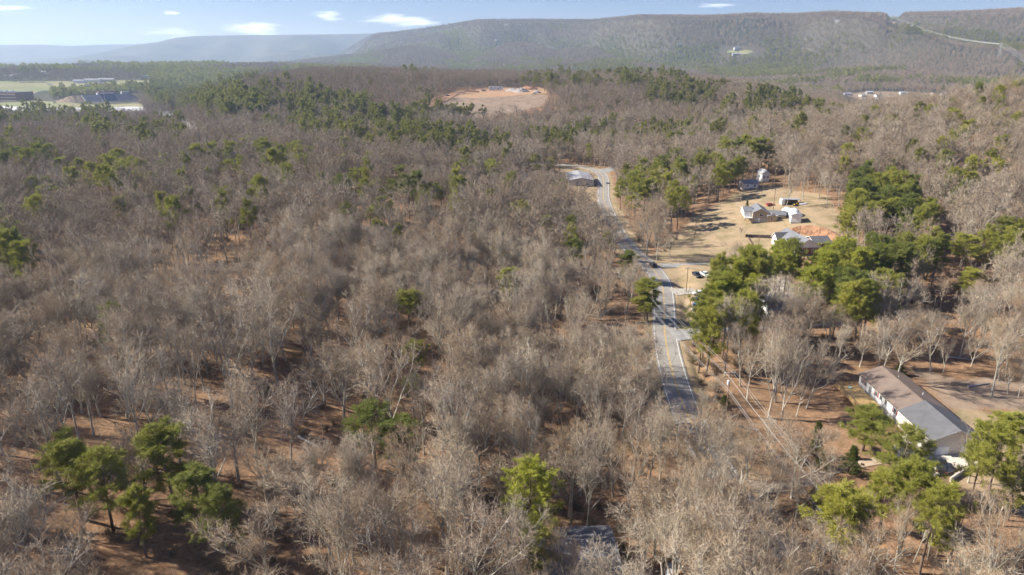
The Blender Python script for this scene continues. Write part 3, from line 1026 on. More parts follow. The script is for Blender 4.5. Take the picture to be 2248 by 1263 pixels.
# ------------------------------------------------------------------ school and stadium
def stadium():
    xl, yl, _ = at(192, 224); xr, yr, _ = at(298, 222)
    cx, cy = (xl + xr) / 2, (yl + yr) / 2; z = min(Hs(xl, yl), Hs(xr, yr)) - 0.5
    wd = math.hypot(xr - xl, yr - yl); rz = math.atan2(yr - yl, xr - xl)
    t = thing('grandstand', 'stadium grandstand with blue middle seats between grey blocks under a brick press box', 'grandstand', (cx, cy, z), rz)
    rows, run, risev = 22, 1.05, 0.62
    for s, (a, b, m) in enumerate(((-0.5, -0.17, M_SEAT), (-0.155, 0.155, M_BLUE), (0.17, 0.5, M_SEAT))):
        blk = MB()
        for k in range(rows):
            blk.box(((a + b) / 2 * wd, k * run, (k + 1) * risev / 2), ((b - a) * wd, run * 0.97, (k + 1) * risev))
        blk.obj('seat_block', m, t)
    for a in (-0.507, -0.1625, 0.1625, 0.507):
        prof = [(0, 0), (rows * run, 0), (rows * run, rows * risev + 0.8), (0, 0.9)]
        w = MB(); w.prism([(p, q) for p, q in prof], a * wd - 0.4, a * wd + 0.4)
        w.v = [(y, x, zz) for x, y, zz in w.v]; w.f = [f[::-1] for f in w.f]
        w.obj('aisle_wall', M_CONC, t)
    top = rows * risev
    pb = MB().box((2, rows * run + 3, top + 2.6), (30, 6, 6.6)).obj('press_box', M_BRICK, t)
    MB().box((2, rows * run - 0.1, top + 2.4), (26, 0.3, 1.8)).obj('press_window', M_TRIM, pb)
    MB().box((-14, rows * run + 2, top + 1), (4, 4, 4)).obj('ticket_booth', M_WHITE, t)
    gb = MB().box((wd * 0.42, rows * run + 3, top + 1.8), (15, 6, 5)).obj('side_box', M_BLOCK, t)
    MB().box((0, -2.4, 1.2), (wd * 1.08, 1.0, 2.4)).obj('front_wall', M_CONC, t)
    # earth banks either side
    for nm, a0, a1 in (('earth_bank', -1.02, -0.52), ('earth_bank', 0.52, 0.78)):
        b = MB()
        n = 14; vs = []; fs = []
        for i in range(n + 1):
            u = a0 + (a1 - a0) * i / n; k = 1.0 if abs(u) < 0.7 else max(0.15, 1 - (abs(u) - 0.7) * 2.2)
            for (yy, zz) in ((-1, -3), (0, 0.5), (rows * run, top * 0.98 * k), (rows * run + 10, top * 0.9 * k), (rows * run + 30, -3)):
                vs.append((u * wd, yy, zz + (0.4 * math.sin(i * 2.1) if zz > 1 else 0)))
        for i in range(n):
            for j in range(4):
                fs.append((i * 5 + j, (i + 1) * 5 + j, (i + 1) * 5 + j + 1, i * 5 + j + 1))
        b.add(vs, fs)
        o = b.obj(nm, mat('bank_grass', (0.27, 0.20, 0.135), 1.0, 0.2, 0.15), None, (cx, cy, z), rz)
        o['kind'] = 'structure'
    # track and lot in front
    tr = sheet('stadium_pavement', at_list([(-60, 232), (130, 237), (330, 236), (420, 250), (330, 247), (130, 246), (-60, 240)]), mat('pale_pavement', (0.50, 0.49, 0.50), 0.9, 0.1, 0.05), 0.5)
    # light masts
    for i, (px, pb_, pt) in enumerate(((118, 228, 198), (197, 212, 195), (231, 224, 194), (294, 204, 190))):
        X, Y, Z = at(px, pb_)
        hgt = (pb_ - pt) * math.hypot(X, Y) / FPX + 4
        m = thing('light_mast', ['tall floodlight mast on the left earth bank', 'floodlight mast behind the left seats', 'tall floodlight mast in front of the blue seats', 'floodlight mast behind the right seats'][i], 'light mast', (X, Y, Hs(X, Y)), 0, 'floodlight masts round the stadium')
        MB().tube((0, 0, 0), (0, 0, hgt), 0.55, 0.3, n=8).obj('pole', M_BLOCK, m)
        lp = MB()
        for r_ in range(2):
            for c_ in range(5):
                lp.box((-4 + c_ * 2, -0.6, hgt - r_ * 1.6), (1.3, 0.5, 1.0))
        lp.box((0, -0.3, hgt - 0.8), (9.5, 0.2, 0.25))
        lp.obj('lamp_rack', M_TRIM, m)
    # school block on the left
    X, Y, Z = at(5, 222)
    s = thing('school_building', 'large brown brick school building at the left edge beside the stadium', 'school', (X, Y, Hs(X, Y) - 1), R(-20))
    L = 78; 
    MB().box((0, 18, 7.5), (L, 36, 19)).obj('wall', M_BRICK, s)
    for k in range(3):
        MB().box((0, -0.15, 2.5 + k * 5.2), (L + 0.4, 0.5, 0.9)).obj('stone_band', mat('stone_band', (0.40, 0.33, 0.28), 0.8), s)
    for k in range(18):
        for j in range(2):
            MB().box((-L / 2 + 3 + k * 4.2, -0.25, 5.2 + j * 5.3), (2.2, 0.4, 2.6)).obj('window', M_GLASS, s)
    MB().box((0, 18, 17.3), (L + 1, 37, 0.9)).obj('roof', M_RGREY, s)
    for k in range(3):
        MB().box((-20 + 16 * k, 14, 18.8), (6, 5, 2.2)).obj('roof_unit', M_METAL, s)
    FOOT.append((X, Y + 18, 60)); FOOT.append((cx, cy + 12, wd * 0.62))


stadium()


# ------------------------------------------------------------------ vehicles
def car(kind, paint, label, loc, rz, group=None, name='parked_car', cat='car'):
    t = thing(name, label, cat, loc, rz, group)
    L, W = (5.6, 1.95) if kind == 'pickup' else ((4.9, 1.95) if kind == 'suv' else (4.6, 1.8))
    hw = W / 2

    def loft(prof, inset, nm, m, parent):
        b = MB()
        n = len(prof)
        vs = []
        for s in (-1, 1):
            for (x, z, k) in prof:
                vs.append((x, s * (hw - k), z))
        fs = [(i, (i + 1) % n, n + (i + 1) % n, n + i) for i in range(n)] + [tuple(range(n - 1, -1, -1)), tuple(range(n, 2 * n))]
        b.add(vs, fs)
        return b.obj(nm, m, parent)
    h = 1.0 if kind != 'car' else 0.88
    lo = 0.35 if kind != 'car' else 0.25
    body = loft([(-L / 2, lo + 0.15, 0.08), (-L / 2 + 0.1, lo, 0.05), (L / 2 - 0.1, lo, 0.05), (L / 2, lo + 0.2, 0.12), (L / 2 - 0.03, h - 0.12, 0.14), (L / 2 - 0.35, h - 0.02, 0.1),
                 (L / 2 - 1.35, h + 0.08, 0.04), (-L / 2 + 0.15, h + (0.08 if kind != 'car' else 0.04), 0.05), (-L / 2, h - 0.1, 0.1)], 0, 'body', paint, t)
    top = h + (0.72 if kind != 'car' else 0.5)
    if kind == 'pickup':
        c0, c1, c2, c3 = -0.9, -0.7, 0.7, 1.3
    elif kind == 'suv':
        c0, c1, c2, c3 = -2.3, -2.05, 0.55, 1.2
    else:
        c0, c1, c2, c3 = -1.9, -1.25, 0.35, 1.15
    loft([(c0, h, 0.06), (c1, top - 0.06, 0.24), (c2, top - 0.06, 0.24), (c3, h, 0.06)], 0, 'window', M_GLASS, t)
    loft([(c0 + 0.1, top - 0.12, 0.22), (c1 + 0.02, top, 0.26), (c2 - 0.02, top, 0.26), (c2 + 0.1, top - 0.1, 0.22)], 0, 'roof', paint, t)
    pl = MB()
    for s in (-1, 1):
        for xx, x2 in ((c0, c1), (c3, c2), ((c1 + c2) / 2, (c1 + c2) / 2)):
            pl.tube((xx, s * (hw - 0.05), h), (x2, s * (hw - 0.235), top - 0.04), 0.045, n=4)
    pl.obj('pillar', paint, t)
    if kind == 'pickup':
        MB().box((-1.9, 0, h + 0.1), (1.75, W - 0.35, 0.03)).obj('bed_floor', M_RUB, t)
    for s in (-1, 1):
        for xx in (-L / 2 + 0.95, L / 2 - 0.95):
            w = MB().tube((xx, s * (hw - 0.22), 0.36), (xx, s * (hw + 0.01), 0.36), 0.36, n=14).obj('wheel', M_RUB, t)
            MB().tube((xx, s * (hw + 0.0), 0.36), (xx, s * (hw + 0.03), 0.36), 0.21, n=10).obj('rim', M_METAL, w)
        MB().box((L / 2 - 0.05, s * (hw - 0.35), h - 0.2), (0.08, 0.36, 0.16)).obj('headlight', M_TRIM, t)
        MB().box((-L / 2 + 0.02, s * (hw - 0.22), h - 0.2), (0.06, 0.2, 0.22)).obj('tail_light', M_RED, t)
    return t


P_BLACK = mat('black_car_paint', (0.02, 0.022, 0.027), 0.25, 0.1, 1, spec=0.5)
P_WHITE = mat('white_car_paint', (0.75, 0.75, 0.75), 0.3, 0.03, 1, spec=0.5)
P_SILV = mat('silver_car_paint', (0.42, 0.43, 0.45), 0.3, 0.05, 1, spec=0.5)
P_BLUE = mat('blue_car_paint', (0.04, 0.09, 0.20), 0.3, 0.05, 1, spec=0.5)
P_RED = mat('red_car_paint', (0.38, 0.03, 0.03), 0.3, 0.05, 1, spec=0.5)


def gcar(kind, paint, label, px, py, rz, group=None, name='parked_car', cat='car', dz=0.0, z=None):
    x, y, _ = at(px, py)
    return car(kind, paint, label, (x, y, (Hs(x, y) if z is None else z) + dz), R(rz), group, name, cat)


gcar('suv', P_BLACK, 'black sport utility car driving on the road by the upper side turning', 1433, 585, 100, None, 'moving_car', z=0.07)
gcar('pickup', P_BLACK, 'black pickup parked on grass beside the white pickup', 1529, 607, -82, 'cars parked on the roadside grass', cat='pickup', dz=0.05)
gcar('pickup', P_WHITE, 'white pickup parked on grass beside the black pickup', 1548, 606, -78, 'cars parked on the roadside grass', cat='pickup', dz=0.05)
gcar('suv', P_WHITE, 'white sport utility car at the end of the gravel drive', 1535, 649, 178, 'cars parked in a row under the pines', dz=0.15)
gcar('pickup', P_BLACK, 'black pickup second from the gravel drive in the parked row', 1537, 661, 175, 'cars parked in a row under the pines', cat='pickup', dz=0.05)
gcar('suv', P_BLUE, 'dark blue car third from the gravel drive in the parked row', 1536, 673, 172, 'cars parked in a row under the pines', dz=0.05)
gcar('car', P_WHITE, 'white saloon last in the parked row under the pines', 1533, 684, 172, 'cars parked in a row under the pines', dz=0.05)
gcar('car', P_SILV, 'silver car with dark windows on the far stretch of road', 1332, 403, 92, None, 'moving_car', z=0.07)
gcar('car', P_SILV, 'silver-white car at the bottom edge of the view', 1472, 1266, 75, dz=0.05)
gcar('pickup', P_BLACK, 'black pickup in front of the garage of the brown-roofed house', 2065, 1030, 60, cat='pickup', dz=0.2)
gcar('car', P_RED, 'red and cream old car behind the tan brick house', 1691, 452, 15, dz=0.05)
LOT = [(42 + k * 5.2, 181.5) for k in range(12)]
for i, (px, py) in enumerate(LOT):
    gcar(['car', 'suv', 'pickup'][i % 3], [P_WHITE, P_SILV, P_BLUE, P_WHITE][i % 4], ['leftmost', 'second', 'third', 'fourth', 'fifth', 'sixth', 'seventh', 'eighth', 'ninth', 'tenth', 'eleventh', 'rightmost'][i] + ' car from the left in the long row across the playing field', px, py, 80 + 7 * (i % 3), 'cars parked across the playing field', dz=0.1)
for i, (px, py, lb) in enumerate(((247, 237, 'dark car nearest the grandstand front'), (272, 242, 'silver car on the stadium pavement'), (284, 243, 'dark blue car at the right end of the stadium pavement'),
                                  (62, 214, 'white car beside the school building'), (345, 247, 'white car left of pair in the trees below the stadium'), (361, 249, 'white car right of pair in the trees below the stadium'),
                                  (212, 240, 'dark van on the middle of the stadium pavement'), (400, 262, 'silver car leading the queue on the school road'), (412, 268, 'blue car in the queue on the school road'), (421, 275, 'white car last in the queue on the school road'))):
    gcar(['car', 'suv'][i % 2], [P_BLACK, P_SILV, P_BLUE, P_WHITE, P_WHITE, P_WHITE, P_BLACK, P_SILV, P_BLUE, P_WHITE][i], lb, px, py, 10 + 20 * i, None, dz=0.55)
ribbon('school_road', at_list([(330, 240), (360, 250), (398, 260), (420, 272), (432, 288)]), 12, M_OLDASPH, 0.4, 0, 'structure', cross=2, skirt=1)

# ------------------------------------------------------------------ yard things round the tan brick house
def dome(label, px, py, s, rz):
    x, y, _ = at(px, py)
    t = thing('covered_shelter', label, 'shelter', (x, y, Hs(x, y)), R(rz), 'tarp covered shelters behind the white shed')
    b = MB(); n = 10; m = 7; vs = []; fs = []
    for j in range(m + 1):
        u = j / m * 2 - 1; k = math.sqrt(max(0.05, 1 - 0.75 * u * u))
        for i in range(n + 1):
            a = math.pi * i / n
            vs.append((s[0] / 2 * math.cos(a) * (0.8 + 0.2 * k), u * s[1] / 2, s[2] * k * (math.sin(a) ** 0.7 if 0 < i < n else 0) + 0.08 * math.sin(i * 2 + j * 3)))
    for j in range(m):
        for i in range(n):
            fs.append((j * (n + 1) + i, j * (n + 1) + i + 1, (j + 1) * (n + 1) + i + 1, (j + 1) * (n + 1) + i))
    fs.append(tuple(range(n, -1, -1))); fs.append(tuple(m * (n + 1) + i for i in range(n + 1)))
    b.add(vs, fs); b.obj('tarp', M_TARP, t)
    MB().box((0, -s[1] / 2 - 0.05, s[2] * 0.25), (s[0] * 0.35, 0.08, s[2] * 0.5)).obj('door_flap', M_BLOCK, t)
    FOOT.append((x, y, 5))


dome('pale tarp shelter on the left of the pair behind the tan house', 1727, 470, (5.0, 7, 3.4), -10)
dome('pale tarp shelter on the right of the pair, just behind the shed', 1742, 474, (5.2, 8, 3.8), -14)


def open_shed():
    x, y, _ = at(1737, 450)
    t = thing('open_shed', 'dark open-fronted shed with white left wall at the top of the lawn', 'shed', (x, y, Hs(x, y)), R(-6))
    MB().box((0, 2, 2.7), (9, 4.5, 0.2)).obj('roof', M_RLIGHT, t)
    MB().box((-4.2, 1.6, 1.3), (1.6, 4.2, 2.6)).obj('wall', M_WHITE, t)
    MB().box((0, 4.1, 1.3), (8.6, 0.15, 2.6)).obj('wall', M_TIMBER, t)
    for xx in (-1, 1.8, 4.3):
        MB().box((xx, -0.1, 1.3), (0.16, 0.16, 2.6)).obj('post', M_TIMBER, t)
    FOOT.append((x, y + 2, 7))
    x, y, _ = at(1747, 452)
    t = thing('garden_tractor', 'small yellow tractor parked in front of the open shed', 'tractor', (x, y, Hs(x, y)), R(20))
    MB().box((0.5, 0, 0.85), (1.4, 0.8, 0.7), taper=0.85).obj('bonnet', M_YEL, t)
    MB().box((-0.6, 0, 0.75), (0.9, 1.0, 0.4)).obj('chassis', M_YEL, t)
    MB().box((-0.7, 0, 1.2), (0.5, 0.6, 0.5)).obj('seat', M_RUB, t)
    for s in (-1, 1):
        MB().tube((-0.7, s * 0.5, 0.55), (-0.7, s * 0.85, 0.55), 0.55, n=14).obj('wheel', M_RUB, t)
        MB().tube((0.9, s * 0.4, 0.35), (0.9, s * 0.6, 0.35), 0.35, n=12).obj('wheel', M_RUB, t)
    MB().tube((0.8, 0.2, 1.2), (0.8, 0.2, 1.8), 0.04, n=6).obj('exhaust', M_RUB, t)
    x, y, _ = at(1764, 449)
    t = thing('rowing_boat', 'upturned white boat on the grass right of the open shed', 'boat', (x, y, Hs(x, y)), R(12))
    b = MB(); n = 9; vs = []
    for i in range(n):
        u = i / (n - 1) * 2 - 1; w = 0.85 * (1 - abs(u) ** 2.4) + 0.04
        vs += [(u * 2.6, -w, 0.0), (u * 2.6, -w * 0.7, 0.55), (u * 2.6, 0, 0.75), (u * 2.6, w * 0.7, 0.55), (u * 2.6, w, 0.0)]
    b.add(vs, [(i * 5 + j, (i + 1) * 5 + j, (i + 1) * 5 + j + 1, i * 5 + j + 1) for i in range(n - 1) for j in range(4)])
    b.obj('hull', M_WHITE, t)
    MB().box((0, 0, 0.78), (4.6, 0.08, 0.1)).obj('keel', M_TRIM, t)


open_shed()


def timber_wall(label, a, b, n, m, h=0.7):
    A = at(*a); B = at(*b)
    dx, dy = B[0] - A[0], B[1] - A[1]; L = math.hypot(dx, dy); rz = math.atan2(dy, dx)
    t = thing('timber_wall', label, 'retaining wall', (A[0], A[1], Hs(A[0], A[1])), rz)
    zB = Hs(B[0], B[1]) - Hs(A[0], A[1])
    for k in range(n):
        for j in range(2):
            x = (k + 0.5) * L / n
            MB().box((x, 0, zB * (k + 0.5) / n + h / 4 + j * h / 2), (L / n * 0.97, 0.32, h / 2 * 0.94)).obj('timber', m, t)


timber_wall('long dark timber retaining wall above the slate roofed house', (1636, 521), (1708, 524), 8, M_DARKT, 1.4)
timber_wall('brown timber edging running down the lawn towards the pines', (1641, 523), (1662, 557), 9, M_TIMBER, 0.8)
# orange clay bank behind the slate-roofed house
def clay_bank():
    pts = [at(px, py) for px, py in ((1706, 526), (1730, 516), (1757, 514), (1785, 517), (1812, 522), (1838, 532), (1858, 548))]
    up = [at(px, py) for px, py in ((1706, 518), (1730, 508), (1757, 501), (1785, 497), (1812, 498), (1840, 508), (1866, 526))]
    b = MB(); n = 60; m = 10; vs = []
    P = np.array(pts); U = np.array(up)
    tt = np.linspace(0, len(pts) - 1, n + 1)
    for i, t_ in enumerate(tt):
        p = np.array([np.interp(t_, range(len(pts)), P[:, k]) for k in range(2)])
        u = np.array([np.interp(t_, range(len(pts)), U[:, k]) for k in range(2)])
        hh = 3.0 * math.sin(math.pi * min(1, max(0, i / n)) ** 0.8) + 0.3
        for j in range(m + 1):
            f = j / m
            q = p + (u - p) * (f * 0.8 - 0.1)
            prof = hh * (math.sin(min(1, f * 1.9) * math.pi / 2) if f < 0.55 else 1 - (f - 0.55) * 1.6) - (0.8 if j in (0, m) else 0)
            g = 0.35 * abs(math.sin(i * 1.7 + 0.6 * math.sin(i * 0.9))) * min(1, f * 3) * (f < 0.8)
            vs.append((q[0] + random.uniform(-.2, .2), q[1] + random.uniform(-.2, .2), Hs(*q) + prof - g * hh * 0.12))
    b.add(vs, [(i * (m + 1) + j, (i + 1) * (m + 1) + j, (i + 1) * (m + 1) + j + 1, i * (m + 1) + j + 1) for i in range(n) for j in range(m)])
    o = b.obj('clay_bank', mat('orange_clay', (0.30, 0.165, 0.095), 0.95, 0.5, 0.35, bump=0.9)); o['kind'] = 'structure'


clay_bank()


# ------------------------------------------------------------------ poles and wires
def wires(label, P, Q, n, spread, r, name='power_line', group=None, sag=0.03, drop=0.0, lat=None):
    P = np.array(P, float); Q = np.array(Q, float)
    L = np.linalg.norm(Q - P); d = (Q - P) / L
    s = np.array([d[1], -d[0], 0]); s /= np.linalg.norm(s)
    t = thing(name, label, 'power line', (float(P[0]), float(P[1]), float(P[2])), 0, group)
    offs = lat if lat else [((k - (n - 1) / 2) * spread, 0) for k in range(n)]
    for (o, dz) in offs:
        b = MB(); m = 16
        pts = [(Q - P) * i / m + s * o + np.array([0, 0, dz - 4 * sag * L * (i / m) * (1 - i / m)]) for i in range(m + 1)]
        for i in range(m):
            b.tube(pts[i], pts[i + 1], r if not isinstance(r, dict) else r.get(dz, 0.03), n=4, cap=False)
        b.obj('wire', M_WIRE, t)
    return t


def utility_pole(label, x, y, h=11.5, arm=True, trans=False, rz=0.0, zg=None, r=0.16):
    z = Hs(x, y) if zg is None else zg
    t = thing('utility_pole', label, 'utility pole', (x, y, z), rz)
    MB().tube((0, 0, -0.5), (0, 0, h), r, r * 0.68, n=10).obj('pole', M_POLE, t)
    if arm:
        a = MB().box((0, 0.18, h - 0.35), (2.5, 0.1, 0.13)).obj('crossarm', M_BLOCK, t)
        for xx in (-1.15, -0.45, 0.45, 1.15):
            MB().tube((xx, 0.18, h - 0.28), (xx, 0.18, h - 0.02), 0.06, 0.04, n=6).obj('insulator', M_TRIM, a)
        MB().tube((-0.8, 0.16, h - 0.4), (0, 0.1, h - 1.1), 0.025, n=4).tube((0.8, 0.16, h - 0.4), (0, 0.1, h - 1.1), 0.025, n=4).obj('brace', M_BLOCK, a)
    if trans:
        k = MB().tube((-0.35, -0.25, h - 3.2), (-0.35, -0.25, h - 2.2), 0.30, n=14).tube((-0.35, -0.25, h - 2.2), (-0.35, -0.25, h - 2.12), 0.33, 0.2, n=14).obj('transformer', M_TRIM, t)
        MB().tube((-0.35, -0.25, h - 2.12), (-0.35, -0.25, h - 1.85), 0.05, n=6).obj('bushing', M_BLOCK, k)
    return t


N1 = (55.7, 85.7); N2 = (52.0, 147.4); N3 = (42.0, 233.0); N0 = (59.5, 22.0)
utility_pole('wooden utility pole with crossarm and grey transformer at the bottom right', *N1, 11.6, True, True, R(3))
utility_pole('wooden utility pole with white transformer standing on the leafy slope right of the road', *N2, 11.6, True, True, R(3))
utility_pole('wooden utility pole among trees on the left side of the road', *N3, 10.5, True, False, R(5))
utility_pole('wooden utility pole below the camera at the bottom right', *N0, 11.6, True, False, R(3))
LAT = [(-1.15, 0), (0.45, 0), (1.15, 0), (-0.05, -1.5), (-0.2, -4.3), (-0.15, -4.6), (-0.3, -4.95)]
for (A, B, ha, hb, lb) in ((N0, N1, 11.6, 11.6, 'power wires running out of the bottom right of the view'), (N1, N2, 11.6, 11.6, 'power wires between the two transformer poles'),
                           (N2, N3, 11.6, 10.5, 'power wires crossing the road towards the left side trees')):
    wires(lb, (A[0], A[1], Hs(*A) + ha), (B[0], B[1], Hs(*B) + hb), 0, 0, 0.021, lat=LAT, sag=0.012)
for px, py, h, lb, arm in ((1525, 522, 9.3, 'bare wooden pole standing alone on the dry lawn', False), (1663, 556, 8.0, 'thin dark pole beside the timber edging on the lawn', False),
                           (1697, 460, 11, 'tall wooden pole right behind the tan brick house', True), (1506, 641, 9.5, 'wooden pole beside the gravel drive by the road', True),
                           (1303, 408, 9, 'wooden pole beside the long grey roof near the far bend', True), (1287, 361, 9.5, 'wooden pole at the far road junction', True)):
    x, y, _ = at(px, py)
    utility_pole(lb, x, y, h, arm, False, R(12), r=0.17)
x1, y1, _ = at(1525, 522); x2, y2, _ = at(1697, 460)
# transmission line on the mountain
TP = [(1955, 54, 38, 'steel lattice tower in the cleared notch on the mountain crest'), (2192, 128, 40, 'steel lattice tower on the wooded ridge at the right edge')]
TOW = []
for px, py, h, lb in TP:
    x, y, z = at(px, py); z = Hs(x, y)
    t = thing('lattice_tower', lb, 'pylon', (x, y, z), R(25))
    b = MB()
    for sx in (-1, 1):
        for sy in (-1, 1):
            b.tube((sx * 3.5, sy * 3.5, 0), (sx * 0.8, sy * 0.8, h), 0.22, n=4)
    for k in range(7):
        f0, f1 = k / 7, (k + 1) / 7; w0, w1 = 3.5 - 2.7 * f0, 3.5 - 2.7 * f1
        for s in (-1, 1):
            b.tube((-w0, s * w0, f0 * h), (w1, s * w1, f1 * h), 0.12, n=4); b.tube((s * w0, -w0, f0 * h), (s * w1, w1, f1 * h), 0.12, n=4)
    b.obj('lattice', M_BLOCK, t)
    MB().box((0, 0, h * 0.92), (22, 0.6, 0.6)).obj('crossarm', M_BLOCK, t)
    TOW.append((x, y, z + h * 0.9))
d = ray(2330, 176); tt = 1500
TOW.append((d[0] * tt, d[1] * tt, CAM_H + d[2] * tt))
for i, lb in enumerate(('high voltage wires swooping down from the notch in the mountain crest', 'high voltage wires leaving the right edge from the ridge tower')):
    wires(lb, TOW[i], TOW[i + 1], 3, 9, [0.34, 0.24][i], 'transmission_line', sag=[0.016, 0.004][i])
x, y, z = TOW[2]; g = Hs(x, y)
t = thing('lattice_tower', 'steel lattice tower just outside the right edge', 'pylon', (x, y, g), R(25))
b = MB()
for sx in (-1, 1):
    for sy in (-1, 1):
        b.tube((sx * 3.5, sy * 3.5, 0), (sx * 0.8, sy * 0.8, z - g), 0.22, n=4)
b.obj('lattice', M_BLOCK, t)
MB().box((0, 0, z - g), (20, 0.6, 0.6)).obj('crossarm', M_BLOCK, t)


# ------------------------------------------------------------------ clay hill building site
def site():
    x, y, _ = at(1089, 199)
    t = thing('site_trailer', 'long white office trailer on top of the orange clay hill', 'trailer', (x, y, Hs(x, y) + 0.8), R(4))
    MB().box((0, 0, 2.2), (19, 3.4, 4.0)).obj('body', M_WHITE, t)
    MB().box((0, 0, 4.28), (19.3, 3.7, 0.15)).obj('roof', M_METAL, t)
    for k in (-6, -1.5, 6):
        MB().box((k, -1.74, 2.6), (1.3, 0.08, 1.2)).obj('window', M_GLASS, t)
    MB().box((2.6, -1.74, 1.7), (1.2, 0.08, 2.4)).obj('door', M_RGREY, t)
    for k in (-5, 5):
        MB().box((k, 0, -0.3), (1.0, 2.6, 1.0)).obj('pier', M_BLOCK, t)
    for i, (px, py, a, b_, h, m, lb, nm) in enumerate(((1125, 200, 16, 9, 4, M_ROCK, 'grey rubble heap just right of the white site trailer', 'rubble_heap'), (1145, 202, 18, 9, 5.5, M_ROCK, 'largest grey rubble heap on the clay hill', 'rubble_heap'),
                                                       (1160, 196, 22, 10, 5, M_CLAYM, 'orange clay heap at the right end of the hill top', 'clay_heap'), (1033, 201, 18, 6, 2.5, M_CLAYM, 'low clay heap at the left end of the hill top', 'clay_heap'),
                                                       (1060, 200, 6, 4, 2.4, M_TIMBER, 'small dark heap left of the white site trailer', 'brush_heap'), (1178, 204, 10, 6, 3, M_ROCK, 'pale debris pile beside the pine on the clay hill', 'rubble_heap'))):
        x, y, _ = at(px, py)
        B = MB(); n, mm = 16, 7; vs = [(0, 0, h)]
        for j in range(1, mm + 1):
            for k in range(n):
                an = 2 * math.pi * k / n; f = j / mm
                rr = f * (1 + random.uniform(-.12, .12))
                vs.append((a / 2 * 1.3 * rr * math.cos(an), b_ / 2 * 1.3 * rr * math.sin(an), h * max(0, (1 - f ** 1.3)) * random.uniform(.75, 1.15) - (0.5 if j == mm else 0)))
        fs = [(0, 1 + k, 1 + (k + 1) % n) for k in range(n)]
        for j in range(mm - 1):
            fs += [(1 + j * n + k, 1 + (j + 1) * n + k, 1 + (j + 1) * n + (k + 1) % n, 1 + j * n + (k + 1) % n) for k in range(n)]
        B.add(vs, fs); o = B.obj(nm, m, None, (x, y, Hs(x, y))); tag(o, lb, 'heap')
    gcar('pickup', P_BLUE, 'blue truck on the dirt track climbing the clay hill', 983, 212, 30, cat='truck', name='dump_truck', dz=0.2)
    gcar('pickup', P_WHITE, 'white truck at the right of the clay hill top', 1172, 206, 10, cat='truck', name='dump_truck', dz=0.2)
    ribbon('dirt_track', at_list([(925, 238), (955, 228), (980, 216), (1000, 205)]), 11, M_CLAYM, 0.5, 0, 'structure', cross=2, skirt=1.5)


site()


